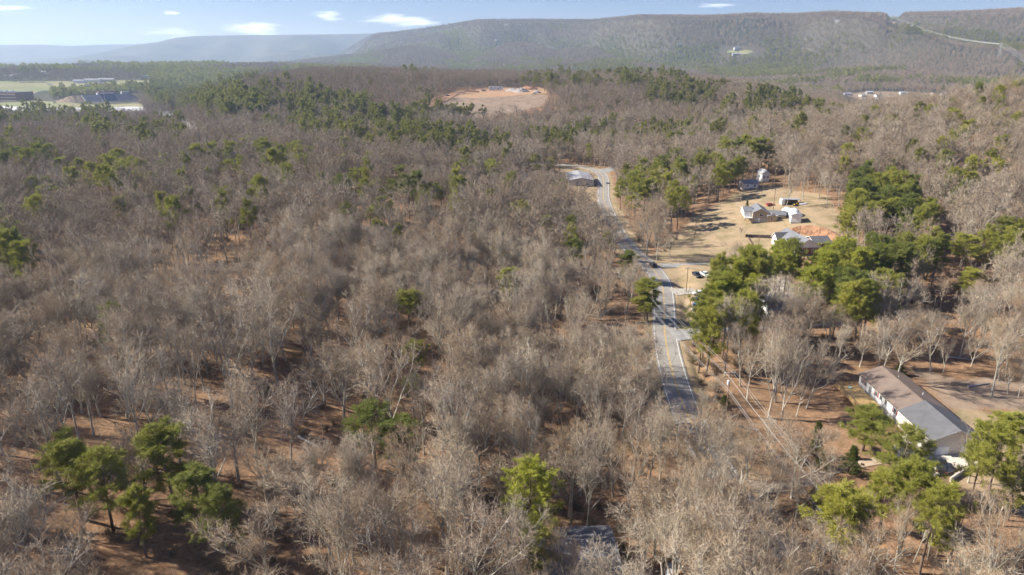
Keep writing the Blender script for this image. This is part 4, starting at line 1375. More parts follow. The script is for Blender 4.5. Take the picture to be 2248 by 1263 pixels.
def small_yard():
    x, y, _ = at(1864, 860)
    t = thing('garden_ornament', 'pale turquoise bird bath on the leaves by the timber deck', 'bird bath', (x, y, Hs(x, y)))
    c = mat('turquoise_stone', (0.35, 0.62, 0.62), 0.7)
    MB().tube((0, 0, 0), (0, 0, 0.15), 0.42, 0.32, n=12).obj('base', c, t)
    MB().tube((0, 0, 0.15), (0, 0, 1.05), 0.15, 0.12, n=10).obj('stem', c, t)
    MB().tube((0, 0, 1.05), (0, 0, 1.3), 0.25, 0.5, n=14).obj('bowl', c, t)
    lwn = sheet('concrete_apron', at_list([(1985, 955), (2085, 985), (2125, 1000), (2148, 1012), (2105, 1030), (2040, 1050), (1975, 1035), (1960, 985)]), M_CONC, 0.2)
    # low pale block wall curving round the apron
    pts = at_list([(2080, 975), (2105, 990), (2135, 1004), (2150, 1016), (2130, 1030), (2105, 1045), (2085, 1058)])
    P = smooth_line(pts, 0.9)
    t = thing('block_wall', 'low pale block wall curving round the concrete apron', 'wall', (P[0][0], P[0][1], Hs(*P[0])))
    for i in range(len(P) - 1):
        m_ = (P[i] + P[i + 1]) / 2; d_ = P[i + 1] - P[i]
        MB().box((m_[0] - P[0][0], m_[1] - P[0][1], Hs(*m_) - Hs(*P[0]) + 0.45), (np.linalg.norm(d_) * 0.97, 0.35, 1.1), math.atan2(d_[1], d_[0])).obj('block', M_CONC, t)
    # fallen logs and a row of fence posts
    for i, (a, b_, lb) in enumerate((((2125, 850), (2172, 843), 'pale fallen log on the lawn right of the brown-roofed house'), ((1635, 470), (1650, 463), 'dark fallen branch on the lawn left of the tan brick house'),
                                     ((1000, 931), (1056, 925), 'pale fallen log in the left wood near the dark green pine'))):
        A = at(*a); B = at(*b_)
        o = MB().tube((0, 0, 0.2), (B[0] - A[0], B[1] - A[1], Hs(B[0], B[1]) - Hs(A[0], A[1]) + 0.2), 0.24, 0.14, n=8).obj('fallen_log', M_BLOCK if i != 1 else M_TIMBER, None, (A[0], A[1], Hs(A[0], A[1])))
        tag(o, lb, 'log')
    for (a, b_, lb) in (((430, 1150), (505, 1178), 'dark fallen log lying downhill right of the corner pines'), ((655, 960), (700, 985), 'fallen log on the sunlit leaves left of the dark green pine'),
                       ((60, 900), (120, 915), 'fallen log near the left edge of the near wood'), ((740, 1080), (800, 1072), 'pale broken trunk on the leaves below the dark green pine'),
                       ((1620, 935), (1665, 948), 'thin fallen log on the leaf slope below the transformer pole'), ((2080, 785), (2140, 792), 'fallen log in the shade behind the brown roofed house')):
        A = at(*a); B = at(*b_)
        bb = MB().tube((0, 0, 0.2), (B[0] - A[0], B[1] - A[1], Hs(B[0], B[1]) - Hs(A[0], A[1]) + 0.25), 0.26, 0.12, n=7)
        bb.tube(((B[0] - A[0]) * 0.6, (B[1] - A[1]) * 0.6, (Hs(B[0], B[1]) - Hs(A[0], A[1])) * 0.6 + 0.3), ((B[0] - A[0]) * 0.75 + 0.6, (B[1] - A[1]) * 0.75 + 0.8, (Hs(B[0], B[1]) - Hs(A[0], A[1])) * 0.75 + 1.4), 0.1, 0.04, n=5)
        tag(bb.obj('fallen_log', M_BLOCK, None, (A[0], A[1], Hs(A[0], A[1]))), lb, 'log')
    for i, (px, py) in enumerate(((1510, 650), (1514, 640), (1516, 668), (1503, 655), (1552, 640))):
        x, y, _ = at(px, py)
        o = MB().box((0, 0, 1.0), (0.14, 0.14, 2.2)).obj('fence_post', M_TIMBER, None, (x, y, Hs(x, y)))
        tag(o, ['fence post by the edge of the gravel drive', 'fence post just above the gravel drive', 'fence post lowest along the roadside ditch', 'fence post nearest the road by the gravel drive', 'grey fence post beside the parked pickups'][i], 'fence post', 'fence posts on the roadside grass')


small_yard()
# ------------------------------------------------------------------ trees
def tube_arrays(P, Rr, sides):
    """P (N,k+1,3) polylines, Rr (N,k+1) radii -> verts, quads"""
    N, K, _ = P.shape
    T = np.gradient(P, axis=1)
    T /= np.linalg.norm(T, axis=2)[..., None] + 1e-9
    ref = np.where(np.abs(T[..., 2:3]) > 0.9, np.array([1.0, 0, 0]), np.array([0, 0, 1.0]))
    U = np.cross(T, ref); U /= np.linalg.norm(U, axis=2)[..., None] + 1e-9
    W = np.cross(T, U)
    a = np.arange(sides) / sides * 2 * np.pi
    V = P[:, :, None, :] + Rr[:, :, None, None] * (np.cos(a)[None, None, :, None] * U[:, :, None, :] + np.sin(a)[None, None, :, None] * W[:, :, None, :])
    idx = np.arange(N * K * sides).reshape(N, K, sides)
    q = np.stack([idx[:, :-1], np.roll(idx, -1, 2)[:, :-1], np.roll(idx, -1, 2)[:, 1:], idx[:, 1:]], -1).reshape(-1, 4)
    return V.reshape(-1, 3), q


def spikes(P0, P1, r, rng):
    """thin three-sided twigs from P0 to P1 (a closed fine spike)"""
    N = len(P0)
    d = P1 - P0; L = np.linalg.norm(d, axis=1)[:, None] + 1e-9; T = d / L
    ref = rng.normal(size=(N, 3)); U = np.cross(T, ref); U /= np.linalg.norm(U, axis=1)[:, None] + 1e-9
    W = np.cross(T, U)
    rr = np.asarray(r).reshape(-1, 1)
    base = [P0 + rr * (math.cos(a) * U + math.sin(a) * W) for a in (0, 2.094, 4.189)]
    V = np.stack(base + [P1], 1).reshape(-1, 3)
    o = np.arange(N)[:, None] * 4
    F = np.concatenate([o + np.array([[0, 1, 3]]), o + np.array([[1, 2, 3]]), o + np.array([[2, 0, 3]])])
    return V, F


def blades(P0, P1, w, rng):
    N = len(P0)
    d = P1 - P0
    ref = rng.normal(size=(N, 3)); U = np.cross(d, ref); U /= np.linalg.norm(U, axis=1)[:, None] + 1e-9
    ww = np.asarray(w).reshape(-1, 1)
    V = np.stack([P0 - U * ww * 0.5, P0 + U * ww * 0.5, P1], 1).reshape(-1, 3)
    return V, np.arange(N * 3).reshape(N, 3)


def spawn(P, Rr, n, lo, hi, length, ang, up, segs, rng, wob=0.12, rk=0.55, bend=0.25):
    """n children on every polyline of P"""
    N, K, _ = P.shape
    t = rng.uniform(lo, hi, (N, n)) if not isinstance(lo, np.ndarray) else lo
    t = np.sort(t, axis=1)
    f = t * (K - 1); i = np.clip(f.astype(int), 0, K - 2); fr = (f - i)[..., None]
    ar = np.arange(N)[:, None]
    S = P[ar, i] * (1 - fr) + P[ar, i + 1] * fr
    r0 = (Rr[ar, i] * (1 - fr[..., 0]) + Rr[ar, i + 1] * fr[..., 0])
    T = P[ar, i + 1] - P[ar, i]; T /= np.linalg.norm(T, axis=2)[..., None] + 1e-9
    az_ = rng.uniform(0, 2 * np.pi, (N, 1)) + np.arange(n)[None] * 2.4 + rng.normal(0, 0.35, (N, n))
    ref = np.where(np.abs(T[..., 2:3]) > 0.85, np.array([1.0, 0, 0]), np.array([0, 0, 1.0]))
    U = np.cross(T, ref); U /= np.linalg.norm(U, axis=2)[..., None] + 1e-9
    W = np.cross(T, U)
    O = np.cos(az_)[..., None] * U + np.sin(az_)[..., None] * W
    A = np.radians(ang(t) if callable(ang) else ang + rng.normal(0, 9, (N, n)))
    D = np.cos(A)[..., None] * T + np.sin(A)[..., None] * O
    L = (length(t) if callable(length) else length) * rng.uniform(0.7, 1.2, (N, n))
    M = N * n
    D = D.reshape(M, 3); S = S.reshape(M, 3); L = L.reshape(M); r0 = r0.reshape(M) * rk
    out = [S]; cur = S; d = D / np.linalg.norm(D, axis=1)[:, None]
    for s in range(segs):
        d = d + rng.normal(0, wob, (M, 3)) + np.array([0, 0, up * bend])
        d /= np.linalg.norm(d, axis=1)[:, None]
        cur = cur + d * (L / segs)[:, None]
        out.append(cur)
    Q = np.stack(out, 1)
    rad = r0[:, None] * (1 - 0.75 * np.linspace(0, 1, segs + 1))[None]
    return Q, rad


class Acc:
    def __init__(self): self.V = []; self.F = []; self.M = []; self.n = 0

    def add(self, VF, mi=0):
        V, F = VF
        self.V.append(V); self.F.append((F + self.n, mi)); self.n += len(V)

    def mesh(self, name, mats, smooth=False):
        me = bpy.data.meshes.new(name)
        V = np.concatenate(self.V)
        tot = sum(len(f) for f, _ in self.F)
        loops = np.concatenate([f.ravel() for f, _ in self.F]); sizes = np.concatenate([np.full(len(f), f.shape[1]) for f, _ in self.F])
        mi = np.concatenate([np.full(len(f), m) for f, m in self.F])
        me.vertices.add(len(V)); me.vertices.foreach_set('co', V.astype(np.float32).ravel())
        me.loops.add(len(loops)); me.loops.foreach_set('vertex_index', loops.astype(np.int32))
        me.polygons.add(tot)
        me.polygons.foreach_set('loop_start', (np.cumsum(sizes) - sizes).astype(np.int32))
        me.polygons.foreach_set('material_index', mi.astype(np.int32))
        for m in mats: me.materials.append(m)
        me.update(calc_edges=True)
        me.validate()
        return me


M_BARK = bark_material('pale_bark', (0.25, 0.23, 0.185), (0.62, 0.58, 0.49))
M_BARKD = bark_material('dark_bark', (0.20, 0.165, 0.125), (0.44, 0.38, 0.30))
M_PBARK = bark_material('pine_bark', (0.11, 0.08, 0.062), (0.27, 0.20, 0.155))
M_TWIG = twig_material('bare_twigs', [(0.20, 0.138, 0.088), (0.35, 0.262, 0.175), (0.26, 0.205, 0.155), (0.46, 0.385, 0.285), (0.30, 0.208, 0.125), (0.42, 0.36, 0.29)])
M_TWIGF = twig_material('far_bare_twigs', [(0.20, 0.15, 0.10), (0.34, 0.26, 0.18), (0.25, 0.20, 0.15), (0.38, 0.305, 0.22)])  # slightly darker than bare_twigs: colour holds the self-shadow far crowns lack
M_BRUSHT = twig_material('thicket_twigs', [(0.12, 0.08, 0.052), (0.20, 0.14, 0.095), (0.16, 0.13, 0.08), (0.24, 0.18, 0.13)])
M_NEED = needle_material('pine_needles', [(0.17, 0.195, 0.045), (0.28, 0.285, 0.055), (0.37, 0.355, 0.065), (0.46, 0.42, 0.08)])
M_NEEDD = needle_material('dark_pine_needles', [(0.11, 0.14, 0.038), (0.17, 0.20, 0.048), (0.24, 0.255, 0.06)])
M_NEEDY = needle_material('yellow_green_needles', [(0.30, 0.33, 0.04), (0.42, 0.42, 0.06)])
M_CEDAR = needle_material('cedar_foliage', [(0.055, 0.082, 0.022), (0.095, 0.12, 0.026)])
M_NEEDF = needle_material('far_pine_needles', [(0.13, 0.135, 0.04), (0.22, 0.21, 0.055), (0.30, 0.275, 0.07)])


def bare_tree(seed, level, Ht=17.0, Rc=4.2, fork=0.35, thick=1.0):
    """level 3 = near, 2 = middle, 1 = far; returns trunk Acc, twig Acc"""
    rng = np.random.default_rng(seed)
    trunk = Acc(); twig = Acc()
    n = 9
    zz = np.linspace(0, 1, n)
    lean = rng.normal(0, 0.05, 2)
    wx = np.cumsum(rng.normal(0, 0.20, n)) * zz; wy = np.cumsum(rng.normal(0, 0.20, n)) * zz
    P = np.stack([lean[0] * zz * Ht + wx, lean[1] * zz * Ht + wy, zz * Ht * 0.92 - 0.3], 1)[None]
    rad = (0.27 * thick * (1 - 0.88 * zz ** 0.8))[None]
    trunk.add(tube_arrays(P, rad, {3: 7, 2: 5, 1: 4}[level]))
    nl = {3: 5, 2: 4, 1: 3}[level]
    # a vase of leaders rising from the trunk, then limbs, branches, twigs
    LD, RD = spawn(P, rad, nl, fork * 0.75, 0.62, lambda t: Ht * (0.86 - 0.62 * t), lambda t: 34 - 8 * t + rng.normal(0, 7, t.shape), 1.0, 6 if level == 3 else 4, rng, 0.10, 0.72, 0.10)
    trunk.add(tube_arrays(LD, np.maximum(RD, 0.035), 5 if level > 1 else 3))
    na, nb = {3: (9, 8), 2: (6, 6), 1: (4, 4)}[level]
    sg = 4 if level == 3 else 3
    la, ra = spawn(P, rad, na, fork, 0.98, lambda t: Rc * 0.95 * (1.25 - 0.75 * t), lambda t: 60 - 26 * t + rng.normal(0, 8, t.shape), 1.0, sg, rng, 0.14, 0.5, 0.25)
    lb_, rb = spawn(LD, RD, nb, 0.22, 0.98, lambda t: Rc * 0.72 * (1.25 - 0.6 * t), lambda t: 48 - 14 * t + rng.normal(0, 9, t.shape), 0.8, sg, rng, 0.14, 0.6, 0.2)
    L1 = np.concatenate([la, lb_]); R1 = np.concatenate([ra, rb])
    trunk.add(tube_arrays(L1, np.maximum(R1, 0.036), 4 if level == 3 else 3))
    if level == 3:
        L2, R2 = spawn(L1, R1, 5, 0.2, 1.0, lambda t: 1.75 * (1.2 - 0.45 * t), 40, 0.6, 2, rng, 0.16, 0.6, 0.25)
        trunk.add(spikes(L2[:, 0], L2[:, 1], 0.030, rng)); twig.add(spikes(L2[:, 1], L2[:, 2], 0.020, rng))
        L3, R3 = spawn(L2, np.maximum(R2, 0.02), 5, 0.1, 1.0, 1.05, 38, 0.6, 1, rng, 0.16, 0.7, 0.25)
        twig.add(spikes(L3[:, 0], L3[:, 1], 0.019, rng))
        L4, _ = spawn(L3, R3, 3, 0.15, 1.0, 0.7, 36, 0.6, 1, rng, 0.15, 1.0, 0.25)
        twig.add(blades(L4[:, 0], L4[:, 1], 0.036, rng))
    elif level == 2:
        L2, R2 = spawn(L1, R1, 5, 0.2, 1.0, 1.8, 40, 0.6, 1, rng, 0.15, 0.6, 0.25)
        trunk.add(spikes(L2[:, 0], L2[:, 1], 0.042, rng))
        L3, R3 = spawn(L2, np.maximum(R2, 0.02), 8, 0.1, 1.0, 1.15, 38, 0.5, 1, rng, 0.2, 0.7, 0.3)
        twig.add(blades(L3[:, 0], L3[:, 1], 0.075, rng))
    else:
        L2, R2 = spawn(L1, R1, 4, 0.2, 1.0, 2.2, 40, 0.6, 1, rng, 0.15, 0.6, 0.25)
        twig.add(blades(L2[:, 0], L2[:, 1], 0.12, rng))
        L3, _ = spawn(L2, R2, 5, 0.1, 1.0, 1.4, 40, 0.5, 1, rng, 0.2, 0.7, 0.3)
        twig.add(blades(L3[:, 0], L3[:, 1], 0.13, rng))
    return trunk, twig


def tuft(centers, dirs, m, ln, w, rng, spread=0.9):
    N = len(centers)
    d = dirs[:, None, :] + rng.normal(0, spread, (N, m, 3)); d /= np.linalg.norm(d, axis=2)[..., None]
    p0 = centers[:, None, :] + rng.normal(0, ln * 0.22, (N, m, 3)); p1 = p0 + d * ln * rng.uniform(0.6, 1.15, (N, m, 1))
    return blades(p0.reshape(-1, 3), p1.reshape(-1, 3), w, rng)


def pine_tree(seed, level, Ht=17.0, Rc=3.2, base=0.42, flat=0.0):
    rng = np.random.default_rng(seed)
    trunk = Acc(); need = Acc()
    n = 8; zz = np.linspace(0, 1, n)
    wx = np.cumsum(rng.normal(0, 0.13, n)) * zz; wy = np.cumsum(rng.normal(0, 0.13, n)) * zz
    P = np.stack([wx, wy, zz * Ht * 0.97 - 0.3], 1)[None]
    rad = (0.24 * (1 - 0.86 * zz))[None]
    trunk.add(tube_arrays(P, rad, {3: 7, 2: 5, 1: 3}[level]))
    n1 = {3: 50, 2: 34, 1: 16}[level]

    def shape(t):
        u = np.clip((t - base) / (1 - base), 0, 1)
        return Rc * (0.35 + 0.95 * np.sin(np.pi * (u * 0.72 + 0.22))) * rng.uniform(0.55, 1.15, t.shape)
    L1, R1 = spawn(P, rad, n1, base, 0.99, shape, lambda t: 88 - 48 * np.clip((t - base) / (1 - base), 0, 1) ** 1.6 + rng.normal(0, 9, t.shape), 0.5, 3, rng, 0.10, 0.42, 0.35)
    trunk.add(tube_arrays(L1, np.maximum(R1, 0.018), 3))
    n2 = {3: 8, 2: 6, 1: 3}[level]
    L2, R2 = spawn(L1, R1, n2, 0.38, 1.0, lambda t: 0.30 * Rc * (1.3 - 0.5 * t), 46, 0.8, 1, rng, 0.2, 0.6, 0.5)
    if level == 3:
        trunk.add(spikes(L2[:, 0], L2[:, 1], 0.02, rng))
    # dead lower stubs
    if level == 3:
        S, SR = spawn(P, rad, 9, 0.16, base, 1.3, 85, 0.0, 1, rng, 0.1, 0.2, 0.1)
        trunk.add(spikes(S[:, 0], S[:, 1], 0.025, rng))
    c = np.concatenate([L2[:, 1], L1[:, -1], (L2[:, 0] + L2[:, 1]) / 2]); 
    dd = np.concatenate([L2[:, 1] - L2[:, 0], L1[:, -1] - L1[:, -2], L2[:, 1] - L2[:, 0]])
    dd /= np.linalg.norm(dd, axis=1)[:, None] + 1e-9
    dd[:, 2] += 0.35
    if level == 3:
        need.add(tuft(c, dd, 26, 0.55, 0.055, rng, 1.0))
    elif level == 2:
        need.add(tuft(c, dd, 17, 0.75, 0.115, rng, 1.0))
    else:
        need.add(tuft(c, dd, 10, 1.15, 0.45, rng, 0.75))
    return trunk, need


def cedar_tree(seed, Ht=8.0, Rc=2.0):
    rng = np.random.default_rng(seed)
    trunk = Acc(); need = Acc()
    P = np.stack([np.zeros(5), np.zeros(5), np.linspace(-0.2, Ht * 0.95, 5)], 1)[None]; rad = np.array([[0.16, 0.13, 0.1, 0.06, 0.02]])
    trunk.add(tube_arrays(P, rad, 6))
    L1, R1 = spawn(P, rad, 70, 0.06, 0.99, lambda t: Rc * (1.12 - t) ** 0.75 * rng.uniform(0.7, 1.1, t.shape), lambda t: 78 - 40 * t + rng.normal(0, 7, t.shape), 0.5, 3, rng, 0.08, 0.3, 0.35)
    trunk.add(tube_arrays(L1, np.maximum(R1, 0.012), 3))
    L2, _ = spawn(L1, R1, 5, 0.25, 1.0, 0.4, 42, 0.6, 1, rng, 0.2, 0.6, 0.4)
    c = np.concatenate([L2[:, 1], L1[:, -1]]); dd = np.concatenate([L2[:, 1] - L2[:, 0], L1[:, -1] - L1[:, -2]]); dd /= np.linalg.norm(dd, axis=1)[:, None]
    dd[:, 2] += 0.5
    need.add(tuft(c, dd, 17, 0.42, 0.085, rng, 0.6))
    return trunk, need


def shrub(seed, h=2.2, r=1.3, n=60):
    rng = np.random.default_rng(seed)
    tw = Acc()
    b = rng.normal(0, r * 0.25, (n, 3)); b[:, 2] = 0
    d = rng.normal(0, 0.45, (n, 3)); d[:, 2] = 1; d /= np.linalg.norm(d, axis=1)[:, None]
    tip = b + d * h * rng.uniform(0.5, 1.1, (n, 1))
    tw.add(spikes(b, tip, 0.022, rng))
    P = np.stack([b, tip], 1)
    L2, _ = spawn(P, np.full((n, 2), 0.02), 7, 0.25, 1.0, h * 0.38, 38, 0.6, 1, rng, 0.2, 0.6, 0.3)
    tw.add(blades(L2[:, 0], L2[:, 1], 0.045, rng))
    return tw


def sapling(seed, h=8.0):
    rng = np.random.default_rng(seed)
    tw = Acc()
    zz = np.linspace(0, 1, 5)
    P = np.stack([np.cumsum(rng.normal(0, 0.14, 5)) * zz, np.cumsum(rng.normal(0, 0.14, 5)) * zz, zz * h - 0.2], 1)[None]; rad = (0.065 * (1 - 0.8 * zz))[None]
    tw.add(tube_arrays(P, rad, 4), 1)
    L1, R1 = spawn(P, rad, 14, 0.3, 1.0, lambda t: 1.6 * (1.25 - t), 45, 0.8, 2, rng, 0.14, 0.5, 0.3)
    tw.add(spikes(L1[:, 0], L1[:, 1], 0.018, rng), 0); tw.add(spikes(L1[:, 1], L1[:, 2], 0.012, rng), 0)
    L2, _ = spawn(L1, R1, 6, 0.2, 1.0, 0.7, 40, 0.5, 1, rng, 0.2, 0.6, 0.3)
    tw.add(blades(L2[:, 0], L2[:, 1], 0.028, rng), 0)
    return tw


def far_crown(seed, need=False):
    rng = np.random.default_rng(seed)
    A_ = Acc(); n = 90
    p = rng.normal(size=(n, 3)); p /= np.linalg.norm(p, axis=1)[:, None]
    p *= rng.uniform(0.3, 1, (n, 1)) ** 0.5
    c = p * np.array([3.4, 3.4, 4.6] if not need else [2.6, 2.6, 4.2]) + np.array([0, 0, 9.0])
    if need:
        d = p + rng.normal(0, 0.6, (n, 3)); d /= np.linalg.norm(d, axis=1)[:, None]
        A_.add(blades(c, c + d * 2.0, 1.1, rng), 0)
    else:
        d = p * np.array([0.5, 0.5, 0.3]) + np.array([0, 0, 1.0]) + rng.normal(0, 0.45, (n, 3)); d /= np.linalg.norm(d, axis=1)[:, None]
        A_.add(blades(c - d * 1.2, c + d * 1.8, 0.42, rng), 0)
    P = np.array([[[0, 0, -1], [0, 0, 10.0]]]); A_.add(tube_arrays(P, np.array([[0.22, 0.08]]), 3), 1)
    return A_


def join(tr, tw):
    a = Acc(); a.V = tr.V + tw.V; a.n = tr.n + tw.n
    a.F = [(f, 1) for f, _ in tr.F] + [(f + tr.n, 0) for f, _ in tw.F]
    return a


# variants
NEAR_B, MID_B, LOW_B, NEAR_P, MID_P, LOW_P, MID_J = [], [], [], [], [], [], []
SPECB = [(17, 4.4, 0.30), (19, 4.6, 0.36), (15, 3.6, 0.34), (18, 3.6, 0.46), (16, 5.2, 0.22), (20, 4.0, 0.40), (14, 4.4, 0.24)]
for i, (h, r_, fk) in enumerate(SPECB):
    tr, tw = bare_tree(100 + i, 3, h, r_, fk)
    m1 = tr.mesh('trunk', [M_BARK]); m2 = tw.mesh('twigs', [M_TWIG]); mj = join(tr, tw).mesh('bare_tree', [M_TWIG, M_BARK])
    NEAR_B.append((m1, m2, mj, h, r_))
for i in range(6):
    h, r_, fk = SPECB[i]
    tr, tw = bare_tree(200 + i, 2, h, r_, fk)
    MID_B.append(join(tr, tw).mesh('bare_tree', [M_TWIG, M_BARKD]))
for i in range(5):
    h, r_, fk = SPECB[i]
    tr, tw = bare_tree(300 + i, 1, h, r_, fk)
    LOW_B.append(join(tr, tw).mesh('bare_tree', [M_TWIGF, M_BARKD]))
SPECP = [(17, 3.0, 0.45), (19, 3.4, 0.5), (15, 2.8, 0.35), (18, 2.6, 0.55), (16, 3.6, 0.42), (20, 3.2, 0.58)]
for i, (h, r_, b_) in enumerate(SPECP):
    tr, nd = pine_tree(400 + i, 3, h, r_, b_)
    NEAR_P.append((tr.mesh('trunk', [M_PBARK]), nd, nd.mesh('needles', [M_NEED]), h, r_))
for i in range(5):
    h, r_, b_ = SPECP[i]
    tr, nd = pine_tree(500 + i, 2, h, r_, b_)
    MID_P.append((tr.mesh('trunk', [M_PBARK]), nd.mesh('needles', [M_NEED]), h, r_))
    MID_J.append(join(tr, nd).mesh('pine', [M_NEED, M_PBARK]))
for i in range(4):
    h, r_, b_ = SPECP[i]
    tr, nd = pine_tree(600 + i, 1, h, r_, b_ * 0.8)
    LOW_P.append(join(tr, nd).mesh('pine', [M_NEEDF, M_PBARK]))


def recol(me, m, name=None):
    c = me.copy(); c.materials.clear(); c.materials.append(m); return c


NEED_VARS = {}


def need_mesh(lib, k, style):
    key = (id(lib), k, style)
    if key not in NEED_VARS:
        base = lib[k][2] if lib is NEAR_P else lib[k][1]
        NEED_VARS[key] = base if style == 'n' else recol(base, {'d': M_NEEDD, 'y': M_NEEDY}[style])
    return NEED_VARS[key]


def child(name, me, parent):
    o = bpy.data.objects.new(name, me); COL.objects.link(o); o.parent = parent
    return o


def place_bare(x, y, s, rz, k, label, group, dark=False, sz=None, lod=3):
    z = Hs(x, y)
    t = thing('bare_tree', label, 'tree', (x, y, z - 0.1), rz, group)
    t.scale = (s, s, sz or s)
    t.rotation_euler = (random.gauss(0, 0.03), random.gauss(0, 0.03), rz)
    child('trunk', NEAR_B[k][0], t); child('twigs', NEAR_B[k][1], t)
    return t


def place_pine(x, y, s, rz, k, label, group, style='n', near=True, sz=None):
    z = Hs(x, y)
    t = thing('pine_tree', label, 'pine tree', (x, y, z - 0.1), rz, group)
    t.scale = (s, s, sz or s)
    lib = NEAR_P if near else MID_P
    k = k % len(lib)
    child('trunk', lib[k][0], t); child('needles', need_mesh(lib, k, style), t)
    return t


# ---- which ground stays open, and which parts of the place are seen across low or absent growth
PLACED = []                                           # (x, y, clearance)
LINES_CLEAR = [([N0, N1, N2], 1.2), (ROAD, 5.6)] + [(l, w + 1.2) for l, w in DRIVE_XY] + [(SIDE, 5.5)]
VIS = [
    [(1222, 358), (1345, 358), (1350, 452), (1304, 450), (1296, 412), (1252, 408), (1226, 385)],
    [(1356, 512), (1378, 516), (1440, 562), (1490, 575), (1640, 560), (1640, 590), (1560, 655), (1520, 720), (1505, 760), (1500, 850), (1540, 935), (1480, 935), (1446, 850), (1438, 740), (1440, 690), (1462, 640), (1430, 610), (1395, 560)],
    [(1500, 515), (1560, 470), (1628, 446), (1812, 436), (1835, 470), (1850, 540), (1800, 560), (1755, 545), (1690, 560), (1640, 585), (1480, 578), (1472, 545)],
    [(1862, 845), (1890, 815), (1940, 797), (2070, 870), (2150, 940), (2090, 1000), (2060, 960), (1970, 935), (1900, 910)],
    [(-50, 178), (200, 177), (332, 175), (338, 186), (200, 191), (110, 200), (110, 206), (-50, 206)], [(-50, 205), (100, 205), (105, 213), (190, 209), (304, 203), (306, 236), (326, 246), (-50, 246)], [(345, 246), (372, 248), (436, 282), (430, 292), (395, 272), (345, 256)],
    [(985, 190), (1188, 188), (1205, 210), (1192, 234), (1100, 252), (985, 248), (925, 240), (940, 228)],
    [(1575, 100), (1675, 102), (1675, 124), (1575, 124)],
    [(1850, 200), (2080, 198), (2080, 220), (1850, 224)],
    [(1745, 1045), (1800, 1045), (2040, 1290), (1870, 1290)], [(1210, 1212), (1340, 1212), (1340, 1275), (1210, 1275)], [(1448, 1235), (1498, 1235), (1498, 1270), (1448, 1270)],
    [(1560, 905), (1700, 860), (1850, 880), (1850, 915), (1740, 930), (1680, 1000), (1620, 960)],
]
OPEN_G = G_LAWN + G_CLAY + G_FIELD


def keep(x, y, hgt, margin_line=0.0):
    """mask of positions where a tree of this height may stand"""
    ok = np.ones(len(x), bool)
    for l, w in LINES_CLEAR:
        L = np.array(l); lo = L.min(0) - w - 3; hi = L.max(0) + w + 3
        m = ok & (x > lo[0]) & (x < hi[0]) & (y > lo[1]) & (y < hi[1])
        if m.any():
            ok[m] &= poly_dist(x[m], y[m], l) > w + margin_line
    for p in OPEN_G + [G_BRUSH[0], G_BRUSH[2]]:
        ok &= ~inside(x, y, p)
    for fx, fy, fr in FOOT:
        ok &= (x - fx) ** 2 + (y - fy) ** 2 > fr * fr
    z = H(x, y, False)
    hit = np.zeros(len(x), bool)
    for f in (0.95, 0.75, 0.5):
        px, py, dp = project(x, y, z + hgt * f)
        wob_ = (2.6 if hgt > 10 else 0.5) * FPX / dp
        for v in VIS:
            P_ = np.array(v); m = (px > P_[:, 0].min() - 60) & (px < P_[:, 0].max() + 60) & (py > P_[:, 1].min()) & (py < P_[:, 1].max())
            if not m.any(): continue
            hit[m] |= inside(px[m], py[m], v) | inside(px[m] - wob_[m], py[m], v) | inside(px[m] + wob_[m], py[m], v)
    ok &= ~hit
    return ok


def polar_scatter(r0, r1, space, az0, az1, rng, jit=0.42):
    xs, ys = [], []
    r = r0
    while r < r1:
        sp = space(r)
        n = int((az1 - az0) * r / sp)
        a = az0 + (np.arange(n) + rng.uniform(-jit, jit, n) + 0.5) * (az1 - az0) / n
        rr = r + rng.uniform(-jit, jit, n) * sp
        xs.append(rr * np.sin(a)); ys.append(rr * np.cos(a))
        r += sp * 0.92
    return np.concatenate(xs), np.concatenate(ys)


# ---- pines: single notable ones and stands, by the place of the crown in the view
def crown_at(px, py, hc):
    x, y, z = at(px, py, dz=hc)
    return x, y


